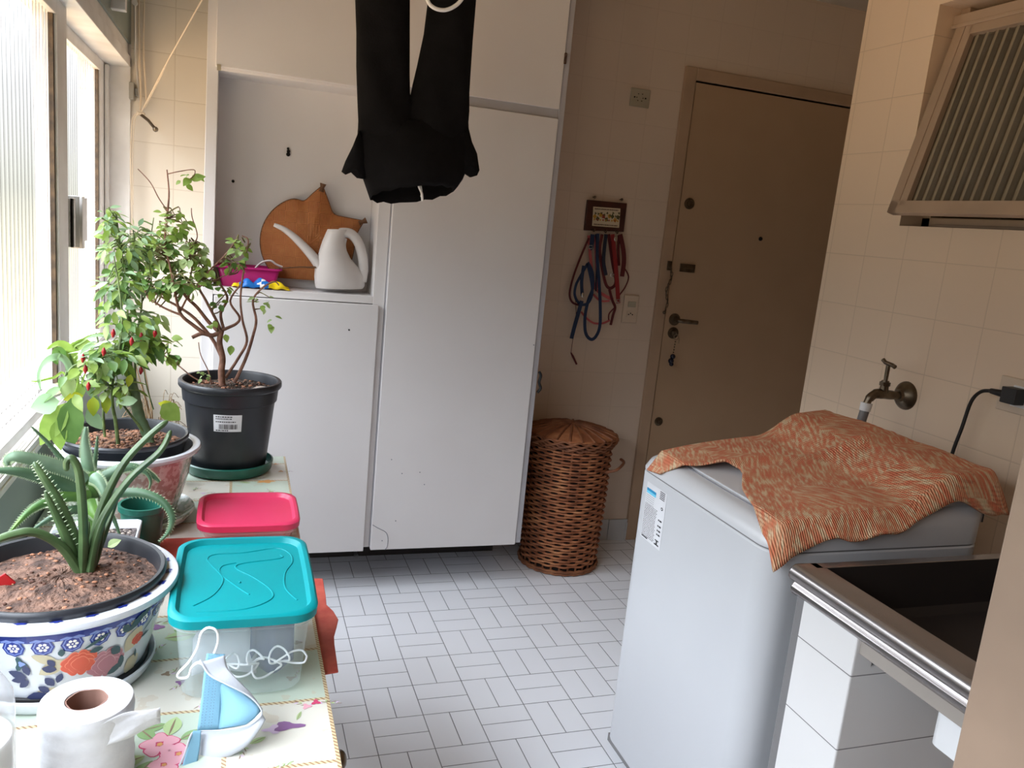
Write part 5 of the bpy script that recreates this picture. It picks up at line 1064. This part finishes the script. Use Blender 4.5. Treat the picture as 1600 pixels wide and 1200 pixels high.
for a,b2,dy,ti in rows:
    R_=ringp(a[0],b2[0],0,dy); out=[]
    for j,(x,y,_) in enumerate(R_):
        f=(x-a[0])/(b2[0]-a[0]); z=a[2]+(b2[2]-a[2])*f; sn=sin(2*PI*j/n); z+=-ti*1.25*sn*(1)+ (.0025*sin(j*2.7) if ti>.01 else 0); out.append((x,y,z))
    L_.append(out)
loft(b,L_,False,False)
b.build('trouser_body','black_cloth',tr,smooth=True,solid=.0025,auto=False)
def flap(P): 
    bb=MB(); Q=[V(p) for p in P]; c_=sum(Q,V())/len(Q); k=len(Q)
    bb.add([p+V((0,dy,0)) for dy in (-.008,.008) for p in Q]+[c_+V((0,-.016,0)),c_+V((0,.016,0))],[(i,(i+1)%k,2*k) for i in range(k)]+[(k+(i+1)%k,k+i,2*k+1) for i in range(k)]+[(i,k+i,k+(i+1)%k,(i+1)%k) for i in range(k)]); bb.build('pocket','black_cloth',tr,smooth=True,auto=False)
flap([(-0.11,0.08,1.557),(-0.122,0.08,1.521),(-0.138,0.08,1.483),(-0.146,0.08,1.457),(-0.136,0.08,1.451),(-0.123,0.08,1.458),(-0.108,0.08,1.446),(-0.091,0.08,1.445),(-0.09,0.08,1.506)])
flap([(0.161,0.08,1.599),(0.173,0.08,1.566),(0.189,0.08,1.539),(0.199,0.08,1.499),(0.194,0.08,1.485),(0.179,0.08,1.479),(0.161,0.08,1.488),(0.144,0.08,1.47),(0.139,0.08,1.541)])
b=MB().box(0,.008,-.002,0,-.009,.001); q=V((0.023,0.075,1.451)); b.v=[(x+q.x,y+q.y+.02,z+q.z) for x,y,z in b.v]; b.build('size_tag','ink_grey',tr)
b=MB().tube(spline([(0.037,0.05,1.457),(0.04,0.045,1.44),(0.048,0.045,1.425),(0.052,0.05,1.407)],4),.003,6).tube(spline([(0.042,0.05,1.453),(0.047,0.045,1.434),(0.047,0.045,1.416)],4),.0018,6); b.build('drawstring','white_plastic',tr,smooth=True)
o=MB().tube(spline([(0.006,-0.02,1.895),(0.015,-0.02,1.856),(0.031,-0.02,1.842),(0.056,-0.02,1.841),(0.079,-0.02,1.853),(0.096,-0.02,1.873),(0.112,-0.02,1.914),(0.113,-0.02,1.956)],6),.0045,8).build('hanging_loop','white_plastic',None,smooth=True); tag(o,'white cord loop hanging in front of the black trousers','cord')
rp=thing('airer_rope','thin airer rope tied to a metal cleat on the tiled wall by the window','rope',(-.70,1.12,1.6))
b=MB(); g0=(-0.701,1.12,1.622); 
b.tube([g0,(-0.603,0.9,1.769),(-0.482,0.55,1.912),(-0.443,0.45,1.957)],.0022,6); b.tube([(-0.688,1.12,1.64),(-0.629,1,1.735),(-0.603,0.9,1.769)],.0022,6)
b.tube(spline([(-0.711,1.13,1.978),(-0.708,1.13,1.798),(-0.703,1.13,1.697),(-0.704,1.13,1.63)],4),.0035,6); b.tube(spline([(-0.694,1.13,2),(-0.696,1.13,1.84),(-0.689,1.13,1.719),(-0.685,1.13,1.658)],4),.003,6)
b.tube(spline([(-0.707,1.12,1.621),(-0.725,1.12,1.602),(-0.73,1.12,1.547),(-0.732,1.12,1.442),(-0.727,1.12,1.293),(-0.726,1.12,1.14)],5),.0026,6); b.tube(spline([(-0.707,1.12,1.617),(-0.719,1.12,1.599),(-0.724,1.12,1.537),(-0.726,1.12,1.443),(-0.723,1.12,1.315)],5),.0018,6)
for q in (0,1,2): b.ball((g0[0]-.008+.008*q,g0[1]-.004,g0[2]-.004),.0065,7)
b.build('rope_strands','rope',rp,smooth=True)
b=MB().tube([(-.705,1.165,1.620),(-.703,1.12,1.617),(-0.675,1.09,1.597),(-0.651,1.07,1.57)],[.006,.005,.005,.005],8); b.ball((-0.651,1.07,1.57),.009,10); b.build('cleat','old_metal',rp,smooth=True)

# ---------------- leash rack ----------------
yl=YB-.006
lk=thing('leash_rack','small dark wooden hook rack with a fruit-painted tile holding the pet leashes','hook rack',(1.07,YB,1.45))
fr=[(0.976,1.158,1.503),(1.154,1.158,1.506),(1.155,1.158,1.389),(0.977,1.158,1.379)]
inn=[(1.002,1.152,1.478),(1.125,1.152,1.482),(1.129,1.152,1.403),(1.006,1.152,1.4)]
def slab(b,Q,y0,y1,mi=0): b.add([(q[0],y,q[2]) for y in (y0,y1) for q in Q],[(0,1,2,3),(7,6,5,4)]+[(i,4+i,4+(i+1)%4,(i+1)%4) for i in range(4)],mi)
b=MB(); slab(b,fr,1.152,YB-.001); b.build('board','frame_wood',lk,bevel=.002)
b=MB(); slab(b,inn,1.149,1.152)
I=[V(q) for q in inn]
def tf(u,v,l=0): p=I[0].lerp(I[1],u).lerp(I[3].lerp(I[2],u),v); return (p.x,1.1486-l,p.z)
r_=random.Random(6)
for i in range(9):
    u=.07+.108*i; mi=(1,3,1,2,3,1,3,1,3)[i]; decal(b,tf,blob(u,.5+.12*sin(i*2),.062,4,.2,14,i,1,1.8),mi,.0002); decal(b,tf,blob(u+.02,.34+.1*sin(i*3),.035,3,.4,12,i,1,1.6),3,.0004); decal(b,tf,blob(u-.01,.66,.03,3,.3,12,i,1,1.6),2 if i%2 else 1,.0004)
for v in (.08,.88):
    u=.05
    while u<.92: w_=r_.uniform(.02,.05); decal(b,tf,[(u,v),(u+w_,v-.01),(u+w_,v+.05),(u,v+.06)],4,.0002); u+=w_+.016
b.build('painted_tile',['tile_cream','fruit_y','fruit_r','fruit_g','frame_wood'],lk)
for px_ in ((1.009,1.14,1.379),(1.062,1.14,1.379),(1.115,1.14,1.381)):
    MB().tube(spline([(px_[0],1.152,px_[2]+.008),(px_[0],1.138,px_[2]),(px_[0],1.128,px_[2]),(px_[0],1.126,px_[2]+.010)],4),.0025,6).build('hook','old_metal',lk,smooth=True)
for px_ in ((1.004,1.16,1.516),(1.127,1.16,1.519)):
    MB().cyl((px_[0],1.15,px_[2]),(px_[0],YB,px_[2]),.0025,n=6).ball((px_[0],1.15,px_[2]),.006,8).build('nail','old_metal',lk)
def strap(nm,label,paths,m,extra=None,cat='leash'):
    t=thing(nm,label,cat,tuple(paths[0][0][0])); 
    b=MB()
    for P,w_ in paths: ribbon(b,P,w_*1.4,.0024)
    b.build('strap',m,t,smooth=True,auto=True)
    for k_ in (extra or []): k_(t)
    return t
def bk(q,w_,h_,m='chrome'):
    def f(t):
        b=MB(); x,y,z=q
        b.tube([(x-w_,y,z-h_),(x+w_,y,z-h_),(x+w_,y,z+h_),(x-w_,y,z+h_),(x-w_,y,z-h_)],.0018,5); b.build('buckle',m,t)
    return f
def clip(q,m='chrome'):
    def f(t): MB().ball(q,.007,10,sc=(.8,.5,1.5)).build('clip',m,t,smooth=True)
    return f
strap('dog_leash','long blue leash loop hanging lowest from the left hook',[([(1.029,1.135,1.371),(1.035,1.13,1.28),(1.057,1.13,1.175),(1.074,1.125,1.068),(1.082,1.125,0.987),(1.069,1.125,0.943),(1.047,1.125,0.93),(1.02,1.125,0.957),(1.009,1.125,1.024),(1.015,1.125,1.092),(1.029,1.125,1.146),(1.018,1.125,1.212),(0.993,1.125,1.25)],.0095)],'leash_blue')
strap('dog_harness','blue harness with a bright metal clip and a perforated strap end, left of the leashes',[([(1.008,1.14,1.366),(1.008,1.138,1.316),(1.003,1.138,1.308)],.013),([(0.991,1.12,1.245),(0.968,1.12,1.196),(0.95,1.12,1.155),(0.95,1.12,1.11),(0.977,1.12,1.077),(1.011,1.12,1.081),(1.027,1.12,1.12),(1.018,1.12,1.173),(0.991,1.12,1.245)],.008),([(0.982,1.115,1.091),(0.971,1.115,1.031),(0.961,1.115,0.977),(0.954,1.115,0.93)],.012),([(0.974,1.118,1.236),(0.973,1.118,1.17),(0.983,1.118,1.112)],.010)],'leash_blue',[clip((0.979,1.108,1.116)),bk((1.001,1.13,1.314),.008,.006)])
strap('dog_leash','thin dark red leash curving out furthest left from the rack',[([(0.995,1.145,1.349),(0.969,1.145,1.273),(0.945,1.145,1.187),(0.936,1.145,1.117),(0.952,1.145,1.08),(0.988,1.145,1.069)],.006)],'leash_dkred')
strap('dog_leash','dusty pink strap hanging straight down from the left hook beside the blue strap',[([(0.996,1.15,1.36),(1.01,1.15,1.29),(1.029,1.15,1.211),(1.051,1.148,1.146),(1.1,1.148,1.116),(1.14,1.148,1.103)],.009),([(1.025,1.15,1.362),(1.038,1.15,1.279),(1.064,1.15,1.146)],.007)],'leash_pink')
strap('dog_leash','pink red band sagging in a wide arc behind the blue loop',[([(1.002,1.155,1.041),(1.029,1.155,1.016),(1.067,1.155,0.996),(1.109,1.155,0.998),(1.14,1.155,1.013)],.006),([(1.049,1.155,1.118),(1.085,1.155,1.093),(1.127,1.155,1.095)],.006)],'leash_pink')
strap('dog_leash','navy cord hanging between the blue and red straps',[([(1.023,1.142,1.368),(1.043,1.142,1.279),(1.047,1.142,1.2),(1.053,1.142,1.133)],.005)],'leash_navy')
strap('dog_leash','blue strap hanging short from the middle hook',[([(1.066,1.135,1.372),(1.065,1.133,1.308),(1.069,1.133,1.256),(1.087,1.133,1.203)],.011)],'leash_navy')
strap('dog_leash','dark red leash loop hanging from the middle hook',[([(1.051,1.14,1.37),(1.047,1.138,1.307),(1.069,1.138,1.228),(1.095,1.138,1.163),(1.12,1.138,1.151),(1.138,1.138,1.18),(1.113,1.14,1.258),(1.08,1.14,1.373)],.009)],'leash_dkred')
strap('dog_leash','bright red strap hanging from the right hook with a metal clip at its end',[([(1.092,1.128,1.374),(1.11,1.126,1.299),(1.129,1.126,1.221),(1.146,1.126,1.141),(1.156,1.126,1.09)],.013)],'leash_red',[clip((1.101,1.116,1.357)),bk((1.15,1.118,1.101),.006,.006)])
strap('dog_leash','red knotted strap end dangling lowest on the right',[([(1.113,1.14,1.145),(1.134,1.14,1.098),(1.149,1.138,1.071),(1.144,1.138,1.038),(1.138,1.138,0.994)],.008),([(1.15,1.14,1.071),(1.127,1.142,1.042),(1.128,1.142,1.015)],.004)],'leash_dkred',[bk((1.115,1.13,1.206),.009,.005)])
strap('dog_leash','dark red patterned leash bunched at the right end of the rack',[([(1.133,1.14,1.377),(1.155,1.138,1.315),(1.165,1.138,1.263),(1.164,1.138,1.203)],.014),([(1.13,1.145,1.372),(1.135,1.145,1.313),(1.147,1.145,1.247)],.008),([(1.172,1.145,1.241),(1.198,1.145,1.205),(1.189,1.145,1.161),(1.164,1.145,1.121)],.004)],'leash_dkred')
t=thing('cord_tag','thin cord with a dark red toggle hanging below the leashes','cord',(0.984,1.15,1.006))
MB().tube(spline([(0.968,1.15,1.086),(0.981,1.15,1.005),(0.976,1.15,0.923),(0.974,1.15,0.865)],4),.0013,5).build('cord','leash_dkred',t)
MB().tube([(0.974,1.15,0.865),(0.985,1.15,0.849),(1.006,1.15,0.816)],[.003,.005,.004],8).build('toggle','leash_dkred',t,smooth=True)

for o in list(C.objects):
    if o.parent: continue
    n_=o.name.split('.')[0]
    if n_ in ('dog_leash','dog_harness'): o['group']='pet leashes hanging from the hook rack'
    elif n_=='plant_saucer': o['group']='saucers under the flower pots'
    elif n_=='food_container': o['group']='lidded plastic containers on the table'
    elif n_.startswith('potted_') or n_=='painted_pot_succulent': o['group']='potted plants on the window table'
    elif n_ in ('wall_outlet','power_outlet'): o['group']='socket plates on the walls'
    elif n_ in ('red_trivet','red_placemat'): o['group']='red mats on the window table'
    elif n_ in ('niche_cabinet','tall_cabinet'): o['group']='built-in white laminate cabinets'
